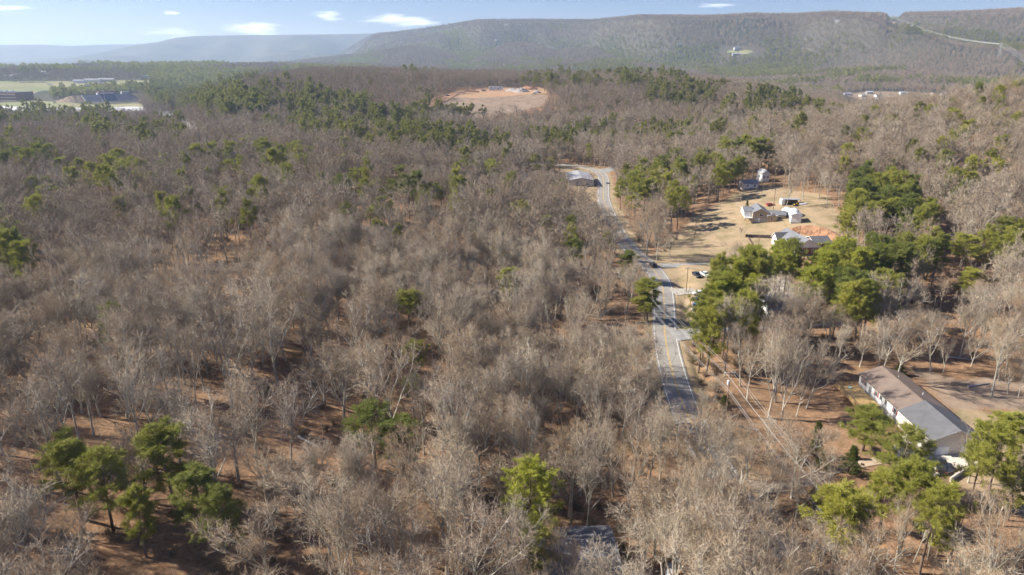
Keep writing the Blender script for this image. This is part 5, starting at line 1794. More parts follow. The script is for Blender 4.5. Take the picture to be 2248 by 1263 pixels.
PINES = []      # x, y, scale, style, label, group, depth
HERO = [
    # px, py of crown centre, crown radius px, tree height m, style, variant, label
    (152, 1015, 62, 15, 'n', 0, 'tall bright green pine leftmost of the pair in the lower left corner'), (222, 1045, 58, 15, 'n', 4, 'green pine right behind the leftmost corner pine'),
    (362, 985, 56, 16, 'n', 2, 'round topped green pine standing above the lower left pines'), (428, 1075, 58, 14, 'd', 0, 'darker green pine with bare lower trunk right of the corner pines'),
    (480, 1120, 50, 13, 'd', 4, 'dark spreading pine at the right end of the corner pines'), (300, 1120, 40, 12, 'n', 2, 'small pine low between the corner pines'),
    (818, 930, 56, 14, 'd', 4, 'broad dark green pine alone in the centre of the near wood, left trunk'), (880, 955, 56, 13, 'd', 0, 'dark green pine joined to the broad pine in the near wood, right trunk'),
    (1163, 1085, 56, 18, 'y', 5, 'tall bright yellow green pine at the bottom centre'), (1185, 1180, 48, 13, 'n', 2, 'lower green pine in front of the tall yellow green one'),
    (912, 775, 26, 13, 'n', 3, 'slim pale green pine above the broad dark pine'), (905, 850, 24, 11, 'n', 3, 'thin sparse pine between the slim pine and the dark pine'),
    (250, 705, 34, 15, 'd', 4, 'single dark green pine deep in the left wood'), (895, 665, 34, 14, 'n', 3, 'olive green pine in the middle of the bare wood'),
    (1115, 615, 28, 14, 'n', 0, 'olive pine left of the road in the middle distance'), (1260, 548, 24, 14, 'd', 2, 'dark pine in bare trees right of centre'), (1200, 490, 20, 13, 'n', 0, 'small round pine above the dark pine right of centre'),
    (1255, 492, 16, 13, 'n', 2, 'small pine beside the small round pine right of centre'), (1045, 502, 14, 13, 'd', 2, 'small dark pine in bare trees near the centre'), (945, 422, 34, 15, 'n', 4, 'bright round pine standing out in the centre of the view'),
    (828, 468, 24, 14, 'n', 3, 'olive pine left below the bright round pine'), (857, 412, 18, 14, 'd', 0, 'narrow pine left of the bright round pine'), (1083, 367, 22, 15, 'y', 4, 'bright yellow green round pine left of the far road bend'),
    (1178, 355, 30, 17, 'n', 1, 'tall olive pine just left of the far buildings'), (875, 378, 20, 13, 'n', 2, 'round green pine at the upper centre'), (782, 385, 28, 13, 'n', 4, 'flat topped pine left of the upper centre'),
    (503, 367, 24, 14, 'n', 4, 'round green pine alone in the upper left wood'), (582, 370, 16, 12, 'd', 2, 'small dark pine right of the round upper left pine'), (632, 358, 12, 12, 'd', 2, 'smallest dark pine in the upper left wood'),
    (238, 405, 26, 12, 'y', 2, 'yellow green pine at the edge of the upper left stand'), (135, 360, 24, 13, 'y', 0, 'yellowish pine at the left of the upper left stand'), (1425, 640, 32, 14, 'n', 2, 'olive pine leaning over the left edge of the road'),
    (1382, 572, 22, 12, 'd', 2, 'small dark pine beside the left turning of the road'), (1418, 662, 22, 9, 'n', 2, 'low olive pine at the road edge'),
    (1893, 298, 27, 16, 'n', 4, 'single round pine on the right hillside'), (2095, 255, 20, 15, 'n', 0, 'dark pine high on the right hillside'), (2022, 255, 14, 15, 'n', 3, 'narrow pine near the crest of the right hill'), (1690, 345, 20, 14, 'n', 2, 'bright pine behind the lawn trees'),
    (2128, 548, 36, 18, 'n', 5, 'tall flat topped pine among bare trees at the right'), (2130, 615, 34, 14, 'n', 0, 'lower tiered pine under the tall flat topped one at the right'), (1790, 985, 1, 1, 'x', 0, ''),
    (1985, 985, 58, 15, 'n', 4, 'light green pine in front of the garage wing'), (1905, 925, 48, 10, 'n', 2, 'feathery pale pine in front of the timber deck'), (1950, 1075, 50, 12, 'n', 0, 'light green pine lower left of the garage pine'),
    (2228, 945, 60, 13, 'n', 3, 'sparse yellow green pine at the right edge'), (2070, 1160, 28, 9, 'n', 2, 'small pale pine at the lower right'), (2235, 1060, 40, 11, 'n', 2, 'low pine at the right edge below the sparse pine'),
    (1395, 445, 20, 13, 'n', 1, 'green pine right beside the far road'), (1645, 480, 1, 1, 'x', 0, ''),
]
for (px, py, rp, h, st, k, lb) in HERO:
    if st == 'x': continue
    hc = h * 0.74
    x, y = crown_at(px, py, hc)
    depth = project(x, y, Hs(x, y) + hc)[2]
    rm = rp * depth / FPX
    PINES.append((x, y, rm, h, st, k, lb, None, depth))
STANDS = [
    (45, 335, 62, 28, 15, 'dn', 'dark pine in the stand at the far left edge'), (255, 372, 66, 26, 17, 'nn', 'green pine in the upper left stand'), (165, 402, 30, 16, 4, 'nn', 'green pine at the foot of the upper left stand'),
    (92, 448, 28, 26, 5, 'nn', 'green pine in the small stand left of the bare wood'), (28, 545, 38, 45, 6, 'nd', 'green pine in the clump at the left edge'), (315, 302, 140, 18, 34, 'nn', 'pine in the long row above the upper left stand'),
    (110, 265, 150, 12, 44, 'dn', 'pine in the belt below the stadium'), (300, 275, 110, 12, 30, 'nn', 'pine in the belt right below the stadium'), (690, 278, 60, 22, 26, 'nn', 'pine in the mid distance left of centre'),
    (640, 345, 60, 14, 6, 'nn', 'pine scattered in the upper left bare wood'), (795, 312, 60, 14, 12, 'nn', 'pine in the loose row left of the centre stand'), (830, 280, 120, 22, 75, 'nd', 'pine in the dense stand above centre'),
    (965, 305, 120, 22, 70, 'nd', 'pine in the dense stand right above centre'), (1085, 318, 50, 14, 14, 'nd', 'pine at the right end of the centre stands'), (1345, 294, 190, 14, 52, 'nd', 'pine in the dark row behind the far road bend'),
    (1225, 312, 40, 12, 10, 'nn', 'pine at the left end of the dark row'), (1440, 395, 62, 34, 13, 'nn', 'pine on the slope right of the far road'), (1512, 362, 66, 26, 16, 'nd', 'pine on the wooded slope above the lawn'),
    (1590, 372, 24, 22, 4, 'nn', 'bright pine directly above the lawn'), (1640, 320, 50, 22, 10, 'nd', 'pine higher on the wooded slope'), (1625, 385, 30, 24, 4, 'nn', 'pine beside the bungalow'),
    (1725, 272, 44, 12, 8, 'nn', 'pine on the shoulder of the right hill'), (1800, 248, 60, 8, 9, 'nn', 'pine on the crest of the right hill'), (1935, 430, 76, 62, 34, 'nd', 'lush green pine in the big clump right of the clay bank'),
    (1868, 470, 22, 24, 5, 'nn', 'pine on the left flank of the big clump'), (2010, 480, 50, 20, 6, 'dn', 'dark pine at the foot of the big clump'), (1700, 588, 60, 34, 13, 'ny', 'bright pine in the roadside grove below the slate roofed house'),
    (1612, 642, 56, 52, 13, 'ny', 'bright pine in the grove over the parked cars'), (1560, 690, 34, 26, 4, 'nn', 'pine at the road end of the grove'), (1775, 605, 46, 30, 7, 'ny', 'bright pine in the middle of the right grove'),
    (1855, 582, 56, 34, 12, 'ny', 'bright pine in the right grove'), (1950, 560, 46, 30, 9, 'nd', 'pine at the right end of the right grove'), (1900, 640, 66, 26, 9, 'nd', 'pine in the lower row of the right grove'),
    (2215, 528, 50, 26, 8, 'nn', 'green pine at the upper right edge of the near wood'), (2040, 545, 36, 22, 5, 'nd', 'dull green pine right of the right grove'), (2120, 400, 60, 20, 3, 'nn', 'pine alone on the right hillside wood'),
    (1480, 440, 14, 20, 2, 'nn', 'pine left of the dry lawn'), (2010, 1095, 60, 40, 4, 'nn', 'light pine in the loose group below the garage wing'), (1880, 1110, 36, 30, 2, 'nn', 'light pine above the bottom right transformer pole'), (2185, 960, 40, 60, 3, 'nn', 'sparse pine in the right hand yard'),
    (480, 330, 220, 40, 12, 'nn', 'pine scattered over the upper left wood'), (900, 420, 180, 40, 8, 'nd', 'pine scattered left of the far road'), (2150, 330, 80, 60, 7, 'nn', 'pine scattered over the right hillside'),
]
for (cx, cy, rx, ry, n, st, lb) in STANDS:
    for i in range(n):
        for _try in range(12):
            a = random.uniform(0, 2 * math.pi); q = math.sqrt(random.random())
            h = random.uniform(17, 22)
            px, py = cx + rx * q * math.cos(a), cy + ry * q * math.sin(a)
            x, y = crown_at(px, py, h * 0.75)
            dmin = 3.3
            if any((x - p[0]) ** 2 + (y - p[1]) ** 2 < dmin * dmin for p in PINES): continue
            if not keep(np.array([x]), np.array([y]), 3.0)[0]: continue
            break
        else:
            continue
        depth = project(x, y, 10)[2]
        PINES.append((x, y, h * random.uniform(0.17, 0.23) * (1.2 if depth > 400 else 1.0), h, random.choice(st), random.randrange(6), lb, lb, depth))
# far and thinly scattered pines, joined below
FARPINE = []
FSTANDS = [(430, 212, 110, 30, 420), (520, 240, 80, 20, 150), (100, 252, 150, 10, 60), (480, 180, 110, 14, 60), (620, 205, 70, 25, 30), (700, 240, 110, 24, 120), (900, 258, 110, 10, 50), (1330, 180, 190, 16, 170), (1560, 196, 60, 8, 20),
           (1490, 215, 80, 22, 50), (1700, 222, 60, 14, 60), (1640, 250, 60, 14, 24), (1750, 236, 60, 8, 24), (1150, 188, 70, 5, 30), (240, 193, 130, 5, 55), (130, 203, 20, 2, 6), (330, 195, 60, 14, 60), (920, 160, 40, 6, 20), (640, 155, 60, 6, 14),
           (290, 156, 40, 4, 8), (60, 156, 18, 5, 10), (400, 155, 120, 4, 20), (1000, 250, 60, 8, 14), (1520, 300, 100, 20, 20), (60, 275, 110, 6, 22)]
for (cx, cy, rx, ry, n) in FSTANDS:
    for i in range(n):
        a = random.uniform(0, 2 * math.pi); q = math.sqrt(random.random())
        x, y = crown_at(cx + rx * q * math.cos(a), cy + ry * q * math.sin(a), 12)
        FARPINE.append((x, y))

PINES.sort(key=lambda p: p[8])
LEFTP = PINES[300:]
NUMW = ['leftmost', 'second from left', 'third from left', 'fourth from left', 'fifth from left', 'sixth from left', 'seventh from left', 'eighth from left', 'ninth from left', 'tenth from left',
        'eleventh from left', 'twelfth from left', 'thirteenth from left', 'fourteenth from left', 'fifteenth from left', 'sixteenth from left', 'seventeenth from left', 'eighteenth from left']
PLAB = {}
grps = {}
for i, p in enumerate(PINES[:300]):
    if p[7]: grps.setdefault(p[7], []).append(i)
for g_, ids in grps.items():
    ids.sort(key=lambda i: PINES[i][8])
    rows = 1 if len(ids) <= 8 else (2 if len(ids) <= 20 else 3)
    per = math.ceil(len(ids) / rows)
    for r_ in range(rows):
        sub = sorted(ids[r_ * per:(r_ + 1) * per], key=lambda i: PINES[i][0] / PINES[i][1])
        for j, i in enumerate(sub):
            rn = '' if rows == 1 else (['front row, ', 'back row, '][r_] if rows == 2 else ['front row, ', 'middle row, ', 'back row, '][r_])
            PLAB[i] = g_ + ', ' + rn + (NUMW[j] if j < len(NUMW) and j < len(sub) - 1 else ('rightmost' if len(sub) > 1 else 'only one of it' if rows > 1 else 'alone'))
for i, (x, y, rm, h, st, k, lb, grp, depth) in enumerate(PINES[:300]):
    lb = PLAB.get(i, lb)
    if len(lb.split()) > 16: lb = ' '.join(lb.split()[:16])
    near = depth < 330
    k = k % (6 if near else 5)
    s0 = (NEAR_P if near else MID_P)[k]
    hh, rr_ = s0[-2], s0[-1]
    s = rm / (rr_ * 1.0); sz = h / hh
    s = max(0.6, min(1.7, s))
    place_pine(x, y, s, random.uniform(0, 6.28), k, lb, grp if grp else None, st, near, sz)
PXY = np.array([(p[0], p[1], p[2]) for p in PINES])

# cedars and the little fir on the lawn
CED = [(1793, 965, 8.5, 1.45, M_CEDAR, 'tall dark conical cedar on the orange leaf slope'), (1752, 995, 5.0, 1.2, M_CEDAR, 'smaller cedar left behind the tall dark cedar'), (1872, 1012, 6.5, 1.9, M_CEDAR, 'dark rounded cedar right of the tall conical cedar'),
       (1806, 1010, 4.5, 1.3, M_CEDAR, 'low cedar at the foot of the tall conical cedar'), (1790, 1092, 5.5, 1.5, M_CEDAR, 'cedar under the power wires'), (1850, 1155, 5.5, 2.0, M_CEDAR, 'broad cedar bush under the power wires near the transformer pole'),
       (1640, 452, 6.0, 1.0, M_CEDAR, 'little green fir behind the tan brick house'), (1590, 880, 3.0, 1.2, M_CEDAR, 'tiny cedar bush near the white transformer pole'), (1975, 812, 3.5, 1.5, M_CEDAR, 'low dark evergreen behind the brown roof')]
cm = cedar_tree(900); cmt = cm[0].mesh('trunk', [M_PBARK]); cmn = cm[1].mesh('foliage', [M_CEDAR])
for (px, py, h, rw, m, lb) in CED[:]:
    x, y = crown_at(px, py, h * 0.5)
    t = thing('cedar_tree', lb, 'cedar', (x, y, Hs(x, y) - 0.1), random.uniform(0, 6))
    t.scale = (rw / 2.0 * 1.25, rw / 2.0 * 1.25, h / 8.0)
    child('trunk', cmt, t); child('foliage', cmn, t)
    FOOT.append((x, y, 3.0))

# ---- bare woodland
rng = np.random.default_rng(11)
AZ = R(43)


def wood_xy():
    xs, ys = polar_scatter(62, 720, lambda r: 6.3 - 0.0012 * r, -R(50), R(44), rng)
    return xs, ys


bx, by = wood_xy()
k = keep(bx, by, 16.0)
bx, by = bx[k], by[k]
# thinner where the photograph shows the leaf floor
pxg, pyg, dep = project(bx, by, H(bx, by, False))
thin = np.ones(len(bx))

for (cx, cy, rx, ry, f) in ((230, 1080, 360, 200, 0.5), (680, 990, 150, 120, 0.45), (1700, 880, 190, 90, 0.30), (2110, 780, 190, 70, 0.42), (1960, 1180, 280, 130, 0.42), (2100, 700, 150, 60, 0.8), (1300, 1050, 130, 90, 0.45), (1650, 780, 140, 60, 0.7), (1700, 690, 160, 40, 0.25)):
    e = ((pxg - cx) / rx) ** 2 + ((pyg - cy) / ry) ** 2
    thin = np.where(e < 1, np.minimum(thin, f), thin)
gaps = 0.85 + 0.9 * fbm(bx, by, 26, 2, 77)
m = rng.random(len(bx)) < thin * np.clip(gaps, 0.35, 1)
for i in range(0, len(PXY)):
    m &= (bx - PXY[i, 0]) ** 2 + (by - PXY[i, 1]) ** 2 > (PXY[i, 2] * 1.05 + 0.6) ** 2
bx, by = bx[m], by[m]
# keep the bare crowns in front of pines low in number, so the pines stand out of the wood
hh_ = H(bx, by, False)
tpx, tpy, tdp = project(bx, by, hh_ + 12.0)
kill = np.zeros(len(bx), bool)
for p_ in PINES:
    cxp, cyp, cdp = project(p_[0], p_[1], Hs(p_[0], p_[1]) + p_[3] * 0.78)
    w_ = p_[2] * FPX / cdp + 1.5 * FPX / cdp
    kill |= (tdp < p_[8]) & (np.abs(tpx - cxp) < w_) & (tpy > cyp - w_ * 1.3) & (tpy < cyp + w_ * (1.1 if p_[7] is None else 0.6))
kill &= rng.random(len(bx)) < 0.9
bx, by = bx[~kill], by[~kill]
# crowns that overhang the near road
ex, ey = [], []
for yy in np.arange(70, 104, 6.2):
    xc = np.interp(yy, ROAD_S[:, 1], ROAD_S[:, 0])
    ex += [xc - 7.2 + rng.uniform(-.8, .8), xc - 12.5 + rng.uniform(-1, 1)]; ey += [yy, yy + 3]
    ex.append(xc + 7.0 + rng.uniform(-.5, 1)); ey.append(yy + 2)
bx = np.concatenate([bx, ex]); by = np.concatenate([by, ey])
bz = H(bx, by)
bpx, bpyy, bdep = project(bx, by, bz + 11)
inview = (bpx > -60) & (bpx < 2310) & (bpyy < 1420)
TALL = (bpx > 1560) & (bpyy < 800) & (by < 330)
order = np.argsort(np.where(inview, bdep, 1e6 + bdep))

# notable single trees, placed by the foot of the trunk
HBARE = [
    # foot px, py, height m, crown radius, variant, label
    (1686, 918, 21, 4.6, 1, 'tall pale bare tree with forked trunk left of the two on the orange leaf slope'), (1716, 922, 19, 5.0, 4, 'tall pale leaning bare tree right of the two on the orange leaf slope'),
    (1770, 897, 17, 3.4, 3, 'slim bare tree on the leaf slope left of the timber deck'), (1748, 915, 12, 2.2, 3, 'thin young bare tree between the pale trees and the deck'), (1640, 878, 16, 3.2, 5, 'slender bare tree right of the white transformer pole'),
    (1625, 848, 17, 3.6, 1, 'bare tree behind the white transformer pole'), (1700, 860, 19, 3.8, 5, 'bare tree deep in the slope behind the two pale trees'), (1572, 885, 8, 2.6, 4, 'bushy bare tree beside the road left of the transformer pole'),
    (2177, 857, 15, 2.6, 3, 'leaning bare trunk on the leaf covered yard right of the house'), (2192, 836, 15, 2.4, 3, 'bare trunk just behind the leaning one right of the house'), (2043, 816, 18, 3.8, 1, 'stout bare tree behind the brown roof'),
    (2070, 820, 10, 1.6, 2, 'thin bare sapling right of the stout tree'), (2212, 866, 9, 1.8, 2, 'thin bare tree in the right yard'), (2236, 872, 10, 1.8, 2, 'rightmost thin bare tree in the right yard'),
    (2125, 1060, 14, 3.4, 4, 'pale spreading bare tree in front of the grey garage roof'), (2036, 1228, 13, 2.6, 4, 'pale crooked bare tree at the lower right'), (2005, 1235, 16, 1.6, 3, 'tall thin pale trunk right of the lower right pines'),
    (1962, 1258, 15, 2.0, 5, 'straight white stemmed bare tree beside the bottom right utility pole'), (2195, 1130, 14, 3.0, 1, 'bare tree leaning at the lower right edge'), (1815, 1085, 9, 2.2, 4, 'grey twiggy bare tree under the power wires'),
    (1545, 575, 1, 1, 0, ''), (1420, 562, 24, 7.0, 4, 'big spreading pale bare tree at the left edge of the lawn'), (1442, 572, 18, 4.8, 6, 'bare tree in front of the big spreading lawn tree'), (1606, 600, 13, 4.2, 4, 'round grey bare tree beside the upper driveway'),
    (1470, 560, 14, 3.6, 6, 'bare tree right of the big spreading lawn tree'), (565, 1010, 19, 5.2, 4, 'large pale bare tree with long limbs in the near left wood'), (640, 1030, 20, 5.0, 1, 'large grey bare tree right of the long limbed one'),
    (980, 1260, 20, 5.4, 0, 'big bare tree with rounded crown of fine twigs at the bottom centre'), (815, 1290, 19, 4.6, 4, 'pale wide forked bare tree at the bottom left of centre'), (760, 1330, 18, 4.4, 6, 'bare tree at the bottom edge left of the wide forked one'),
    (1570, 1290, 20, 6.0, 4, 'huge pale sycamore like bare tree at the bottom right of the wood'), (1480, 1330, 19, 5.6, 6, 'spreading pale bare tree at the bottom edge left of the road'), (1655, 1275, 16, 4.6, 4, 'crooked pale bare tree overhanging the near road'),
    (1250, 1330, 15, 3.4, 1, 'bare tree in front of the bottom grey roof'), (1800, 1235, 9, 2.6, 2, 'small bare tree by the near right verge'), (1745, 520, 1, 1, 0, ''), (1718, 515, 1, 1, 0, ''), (1726, 455, 18, 3.6, 1, 'bare tree at the wood edge behind the tarp shelters'),
    (1797, 440, 17, 3.6, 0, 'bare tree at the wood edge above the boat'), (1842, 455, 16, 3.4, 1, 'bare tree at the upper right corner of the lawn'), (1815, 448, 17, 3.4, 5, 'second bare tree from the upper right corner of the lawn'), (1762, 438, 18, 3.6, 3, 'bare tree behind the open shed'),
    (1556, 985, 11, 3.6, 4, 'bushy grey bare tree hugging the right verge of the near road'), (1600, 1012, 10, 3.4, 6, 'rounded twiggy bare tree on the slope above the near road'), (1640, 1052, 12, 4.0, 0, 'wide bare tree above the track entrance'),
    (1575, 1062, 12, 3.8, 4, 'grey bare tree overhanging the near road'), (1690, 1125, 12, 3.8, 6, 'bare tree below the sandy track'), (1620, 1120, 13, 4.2, 1, 'bare tree on the verge below the sandy track'),
    (1725, 1040, 9, 2.8, 2, 'small twiggy bare tree left of the cedars'), (1535, 930, 8, 2.6, 6, 'low bushy bare tree at the road edge'), (1680, 1000, 9, 3.0, 4, 'bushy bare tree on the orange leaf slope under the wires'),
    (1740, 1160, 12, 3.4, 0, 'bare tree under the wires near the bottom'), (1860, 1225, 12, 3.0, 1, 'bare tree left of the bottom right transformer pole'), (2080, 1240, 14, 3.4, 3, 'bare tree at the bottom right among the pines'),
    (1626, 523, 5, 1.2, 2, 'tiny bare sapling by the end of the dark timber wall'),
]
for (px, py, h, rc, kk, lb) in HBARE:
    if not lb: continue
    if py > 1262:
        x, y = plane(px, py, 0)
        z_ = Hs(x, y); x, y = plane(px, py, z_)
    else:
        x, y, _ = at(px, py)
    s = rc / NEAR_B[kk][4]; sz = h / NEAR_B[kk][3]
    place_bare(x, y, s, random.uniform(0, 6.28), kk, lb, None, sz=sz)
    d2 = (bx - x) ** 2 + (by - y) ** 2
    bdep[d2 < (rc * 0.75) ** 2] = -1
NSINGLE = 300 - len([1 for h_ in HBARE if h_[5]])
order = [i for i in order if bdep[i] > 0]


ORD = ['', 'second ', 'third ', 'fourth ', 'fifth ', 'sixth ', 'seventh ', 'eighth ', 'ninth ', 'tenth ', 'eleventh ', 'twelfth ', 'thirteenth ', 'fourteenth ', 'fifteenth ', 'sixteenth ']
MARKS = []
for (x_, y_, rm_, h_, st_, k_, lb_, grp_, dp_) in PINES[:300]:
    if grp_ is None and dp_ < 330: MARKS.append((x_, y_, lb_))
for (px_, py_, h_, rc_, kk_, lb_) in HBARE:
    if lb_ and py_ <= 1262:
        q_ = at(px_, py_); MARKS.append((q_[0], q_[1], lb_))
MARKS += [(N1[0], N1[1], 'bottom right transformer pole'), (N2[0], N2[1], 'pole with white transformer'), (96, 151, 'brown roofed house'), (86, 154, 'timber deck'),
          (float(plane(1262, 1262)[0]), float(plane(1262, 1262)[1]), 'bottom edge house roof'), (N3[0], N3[1], 'pole left of the road')]
USED = {}


def mark_label(x, y):
    c = sorted(MARKS, key=lambda m_: (m_[0] - x) ** 2 + (m_[1] - y) ** 2)[0]
    dx, dy = x - c[0], y - c[1]
    side = ('right of' if dx > 0 else 'left of') if abs(dx) > abs(dy) else ('behind' if dy > 0 else 'in front of')
    w = c[2].replace(' and ', ' ').split()
    key = (side, c[2]); n_ = USED.get(key, 0); USED[key] = n_ + 1
    if n_ >= len(ORD): return None
    lb = 'leafless tree %s%s the %s' % (ORD[n_] + ('nearest ' if n_ else 'nearest '), side, ' '.join(w))
    return ' '.join(lb.split()[:16]) if len(lb.split()) <= 16 else 'leafless tree %s%s the %s' % (ORD[n_] + 'nearest ', side, ' '.join(w[:8]))


def wood_label(x, y, px, py):
    rx = x - np.interp(y, ROAD_S[:, 1], ROAD_S[:, 0])
    if rx < 0:
        if px < 560: return 'leafless grey brown tree in the near left corner of the wood'
        if px < 1050: return 'leafless tree in the near middle of the wood left of the road'
        return 'leafless tree of the near wood bordering the left side of the road'
    if py < 900: return 'leafless tree in the wood behind the leaf covered slope right of the road'
    return 'leafless tree standing between the road and the right edge'


LBL = {}
def near_mark(i):
    return min((m_[0] - bx[i]) ** 2 + (m_[1] - by[i]) ** 2 for m_ in MARKS)
for i in sorted(order[:NSINGLE], key=near_mark):
    LBL[i] = mark_label(float(bx[i]), float(by[i]))
for i in order[:NSINGLE]:
    x, y = float(bx[i]), float(by[i]); grp = wood_label(x, y, bpx[i], bpyy[i])
    place_bare(x, y, random.uniform(0.75, 1.38), random.uniform(0, 6.28), random.choice((1, 3, 5)) if TALL[i] else random.randrange(7), LBL.get(i) or grp, grp, sz=random.uniform(1.0, 1.3) if TALL[i] else random.uniform(0.75, 1.25))
rest = np.array(order[NSINGLE:], int)


def stuff_instances(name, pts, scale, rot, idx, meshes, label=None, cat=None):
    """one object: a cloud of points with tree meshes instanced on it"""
    pts = np.asarray(pts, np.float32); n = len(pts)
    me = bpy.data.meshes.new(name)
    me.vertices.add(n); me.vertices.foreach_set('co', pts.ravel())
    for nm, tp, v, key in (('tscale', 'FLOAT_VECTOR', scale, 'vector'), ('trot', 'FLOAT_VECTOR', rot, 'vector'), ('tidx', 'INT', idx, 'value')):
        a = me.attributes.new(nm, tp, 'POINT')
        a.data.foreach_set(key, np.asarray(v, np.int32 if tp == 'INT' else np.float32).ravel())
    o = bpy.data.objects.new(name, me); COL.objects.link(o)
    tag(o, label, cat, None, 'stuff')
    pc = bpy.data.collections.new(name + '_kinds')
    for i, m_ in enumerate(meshes):
        q = bpy.data.objects.new('%s_%02d' % (name, i), m_); pc.objects.link(q)
    ng = bpy.data.node_groups.new(name, 'GeometryNodeTree')
    ng.interface.new_socket('Geometry', in_out='INPUT', socket_type='NodeSocketGeometry')
    ng.interface.new_socket('Geometry', in_out='OUTPUT', socket_type='NodeSocketGeometry')
    N, L = ng.nodes, ng.links
    gi = N.new('NodeGroupInput'); go = N.new('NodeGroupOutput')
    ci = N.new('GeometryNodeCollectionInfo'); ci.inputs['Collection'].default_value = pc
    ci.inputs['Separate Children'].default_value = True; ci.inputs['Reset Children'].default_value = True
    iop = N.new('GeometryNodeInstanceOnPoints'); iop.inputs['Pick Instance'].default_value = True

    def named(nm, dt):
        a = N.new('GeometryNodeInputNamedAttribute'); a.data_type = dt; a.inputs['Name'].default_value = nm
        return a.outputs['Attribute']
    L.new(gi.outputs[0], iop.inputs['Points']); L.new(ci.outputs[0], iop.inputs['Instance'])
    L.new(named('tidx', 'INT'), iop.inputs['Instance Index'])
    e2r = N.new('FunctionNodeEulerToRotation'); L.new(named('trot', 'FLOAT_VECTOR'), e2r.inputs[0])
    L.new(e2r.outputs[0], iop.inputs['Rotation'])
    L.new(named('tscale', 'FLOAT_VECTOR'), iop.inputs['Scale'])
    L.new(iop.outputs[0], go.inputs[0])
    md = o.modifiers.new('instances', 'NODES'); md.node_group = ng
    return o


def scatter(name, x, y, meshes, smin, smax, label=None, cat=None, hvar=0.15, dz=-0.1, zs=1.0, rng=rng):
    n = len(x)
    z = H(x, y) + dz
    s = rng.uniform(smin, smax, n)
    sc = np.stack([s, s, s * rng.uniform(1 - hvar, 1 + hvar, n) * zs], 1)
    rt = np.stack([rng.normal(0, 0.04, n), rng.normal(0, 0.04, n), rng.uniform(0, 6.28, n)], 1)
    return stuff_instances(name, np.stack([x, y, z], 1), sc, rt, rng.integers(0, len(meshes), n), meshes, label, cat)


rd_ = np.hypot(bx[rest], by[rest])
nearm = rd_ < 250
scatter('bare_woodland', bx[rest][nearm], by[rest][nearm], [m_[2] for m_ in NEAR_B], 0.65, 1.15, hvar=0.2)
mb = rest[~nearm]
isp = (rng.random(len(mb)) < 0.075) & (fbm(bx[mb], by[mb], 70, 2, 15) > -0.05)
scatter('bare_woodland', bx[mb[~isp]], by[mb[~isp]], MID_B, 0.68, 1.2, hvar=0.25)
scatter('mixed_in_pine_wood', bx[mb[isp]], by[mb[isp]], MID_J, 0.8, 1.15, zs=1.05)

# farther woods
fx, fy = polar_scatter(720, 1500, lambda r: 5.6 + 0.0012 * r, -AZ, AZ, rng)
k = keep(fx, fy, 15.0); fx, fy = fx[k], fy[k]
k = rng.random(len(fx)) < np.clip(0.95 + 0.7 * fbm(fx, fy, 60, 2, 5), 0.3, 1)
scatter('distant_bare_woodland', fx[k], fy[k], LOW_B, 0.75, 1.15)
gx, gy = polar_scatter(1500, 2900, lambda r: 6.4 + 0.002 * r, -AZ, AZ, rng)
k = keep(gx, gy, 13.0); gx, gy = gx[k], gy[k]
FC = [far_crown(700 + i).mesh('far_tree', [M_TWIGF, M_BARKD]) for i in range(5)]
FP = [far_crown(750 + i, True).mesh('far_pine', [M_NEEDF, M_PBARK]) for i in range(4)]
pn = fbm(gx, gy, 180, 3, 91) + rng.normal(0, 0.10, len(gx)) > 0.22
scatter('distant_bare_woodland', gx[~pn], gy[~pn], FC, 0.8, 1.2)
# mountain slopes that face the viewer
mx, my = polar_scatter(2900, 7100, lambda r: 10.3 + 0.0013 * r, -R(30), AZ, rng, 0.49)
mr, ma = np.hypot(mx, my), np.arctan2(mx, my)
Rc = np.interp(ma, TA[0], TA[1])
k = (mr < np.where(ma < R(-16), np.interp(np.degrees(ma), [-30, -22, -16], [3400, 4200, 7000]), Rc * 1.03 + 30)) & keep(mx, my, 10.0)
# the strip cut for the power line
pl_a = np.array(TOW[0][:2]); pl_b = np.array(TOW[1][:2])
k &= poly_dist(mx, my, [tuple(pl_a * 1.08), tuple(pl_a), tuple(pl_a + (pl_b - pl_a) * 0.35)]) > 26
mx, my = mx[k], my[k]
h0 = H(mx, my, False)
curv = h0 - 0.25 * (H(mx + 170, my, False) + H(mx - 170, my, False) + H(mx, my + 170, False) + H(mx, my - 170, False))
mn = 0.7 * fbm(mx, my, 620, 5, 92) - np.clip(curv / 30, -0.6, 0.6) + rng.normal(0, 0.10, len(mx)) > 0.24
scatter('mountain_woodland', mx[~mn], my[~mn], FC, 1.0, 1.7)
allx = np.concatenate([gx[pn], mx[mn]]); ally = np.concatenate([gy[pn], my[mn]])
scatter('mountain_pine_wood', allx, ally, FP, 1.0, 1.7)
# pines left over from the stands, and far stands
if LEFTP:
    q = np.array([(p[0], p[1]) for p in LEFTP])
    mj = [LOW_P[i] for i in range(4)]
    scatter('distant_pine_stand', q[:, 0], q[:, 1], mj, 1.0, 1.35)
q = np.array(FARPINE)
OPEN_G[:] = []
k = keep(q[:, 0], q[:, 1], 12.0)
scatter('distant_pine_stand', q[k, 0], q[k, 1], LOW_P, 1.0, 1.5)
# sparse pines mixed into the whole wood
sel = (rng.random(len(fx)) < 0.10) & (fbm(fx, fy, 120, 2, 55) > 0.0)
scatter('distant_pine_stand', fx[sel] + 3, fy[sel] + 3, LOW_P, 0.6, 0.95)

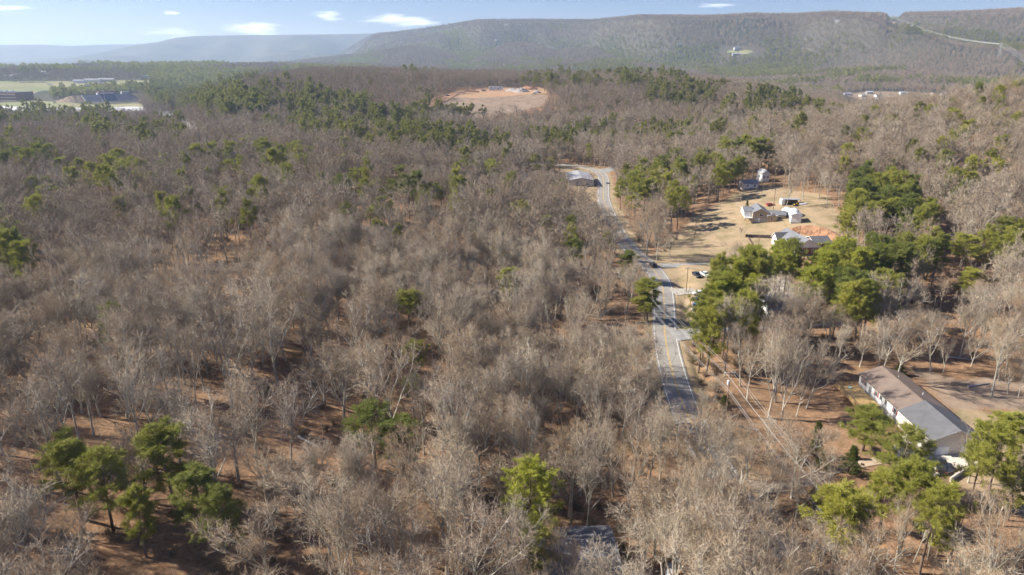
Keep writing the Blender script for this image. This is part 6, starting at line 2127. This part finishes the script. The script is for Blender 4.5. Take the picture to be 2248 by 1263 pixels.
# understorey: saplings and brush
SAP = [sapling(800 + i, 6 + i).mesh('sapling', [M_TWIG, M_BARK]) for i in range(4)]
SHR = [shrub(820 + i, 1.6 + 0.4 * i, 1.2).mesh('shrub', [M_BRUSHT]) for i in range(3)]
sx, sy = polar_scatter(60, 420, lambda r: 4.6 + 0.004 * r, -R(46), R(42), rng, 0.5)
k = keep(sx, sy, 6.0) & (rng.random(len(sx)) < 0.42)
sx, sy = sx[k], sy[k]
spx, spy, _ = project(sx, sy, H(sx, sy, False))
k2 = ~((spx > 1560) & (spy > 760) & (rng.random(len(sx)) < 0.72))
scatter('sapling_growth', sx[k2], sy[k2], SAP, 0.7, 1.2)
ux, uy = polar_scatter(60, 330, lambda r: 3.6 + 0.004 * r, -R(46), R(42), rng, 0.5)
upx, upy, _ = project(ux, uy, H(ux, uy, False))
dens = np.clip(0.20 + 0.6 * fbm(ux, uy, 22, 3, 61), 0.02, 0.7)
dens = np.where(((upx - 1260) / 190) ** 2 + ((upy - 1060) / 110) ** 2 < 1, 0.95, dens)
dens = np.where(((upx - 1560) / 70) ** 2 + ((upy - 800) / 60) ** 2 < 1, 0.95, dens)
dens = np.where(((upx - 1525) / 60) ** 2 + ((upy - 870) / 50) ** 2 < 1, 0.8, dens)
dens = np.where((upx > 1620) & (upy > 760), dens * 0.3, dens)
okk = keep(ux, uy, 1.0) & (rng.random(len(ux)) < dens)
scatter('brush_thicket', ux[okk], uy[okk], SHR, 0.6, 1.2)
# ------------------------------------------------------------------ haze
hz = MB()
hz.box((0, 0, 165), (32400, 32400, 400))
ho = hz.obj('haze', [])
ho.data.materials.clear()
hm = bpy.data.materials.new('haze_air'); hm.use_nodes = True
hn = hm.node_tree.nodes; hn.clear()
hout = hn.new('ShaderNodeOutputMaterial'); hv = hn.new('ShaderNodeVolumePrincipled')
hv.inputs['Color'].default_value = (0.60, 0.78, 1.0, 1)
hv.inputs['Density'].default_value = HAZE_DENSITY
hv.inputs['Anisotropy'].default_value = 0.25
hm.node_tree.links.new(hv.outputs[0], hout.inputs['Volume'])
ho.data.materials.append(hm)
ho['kind'] = 'stuff'
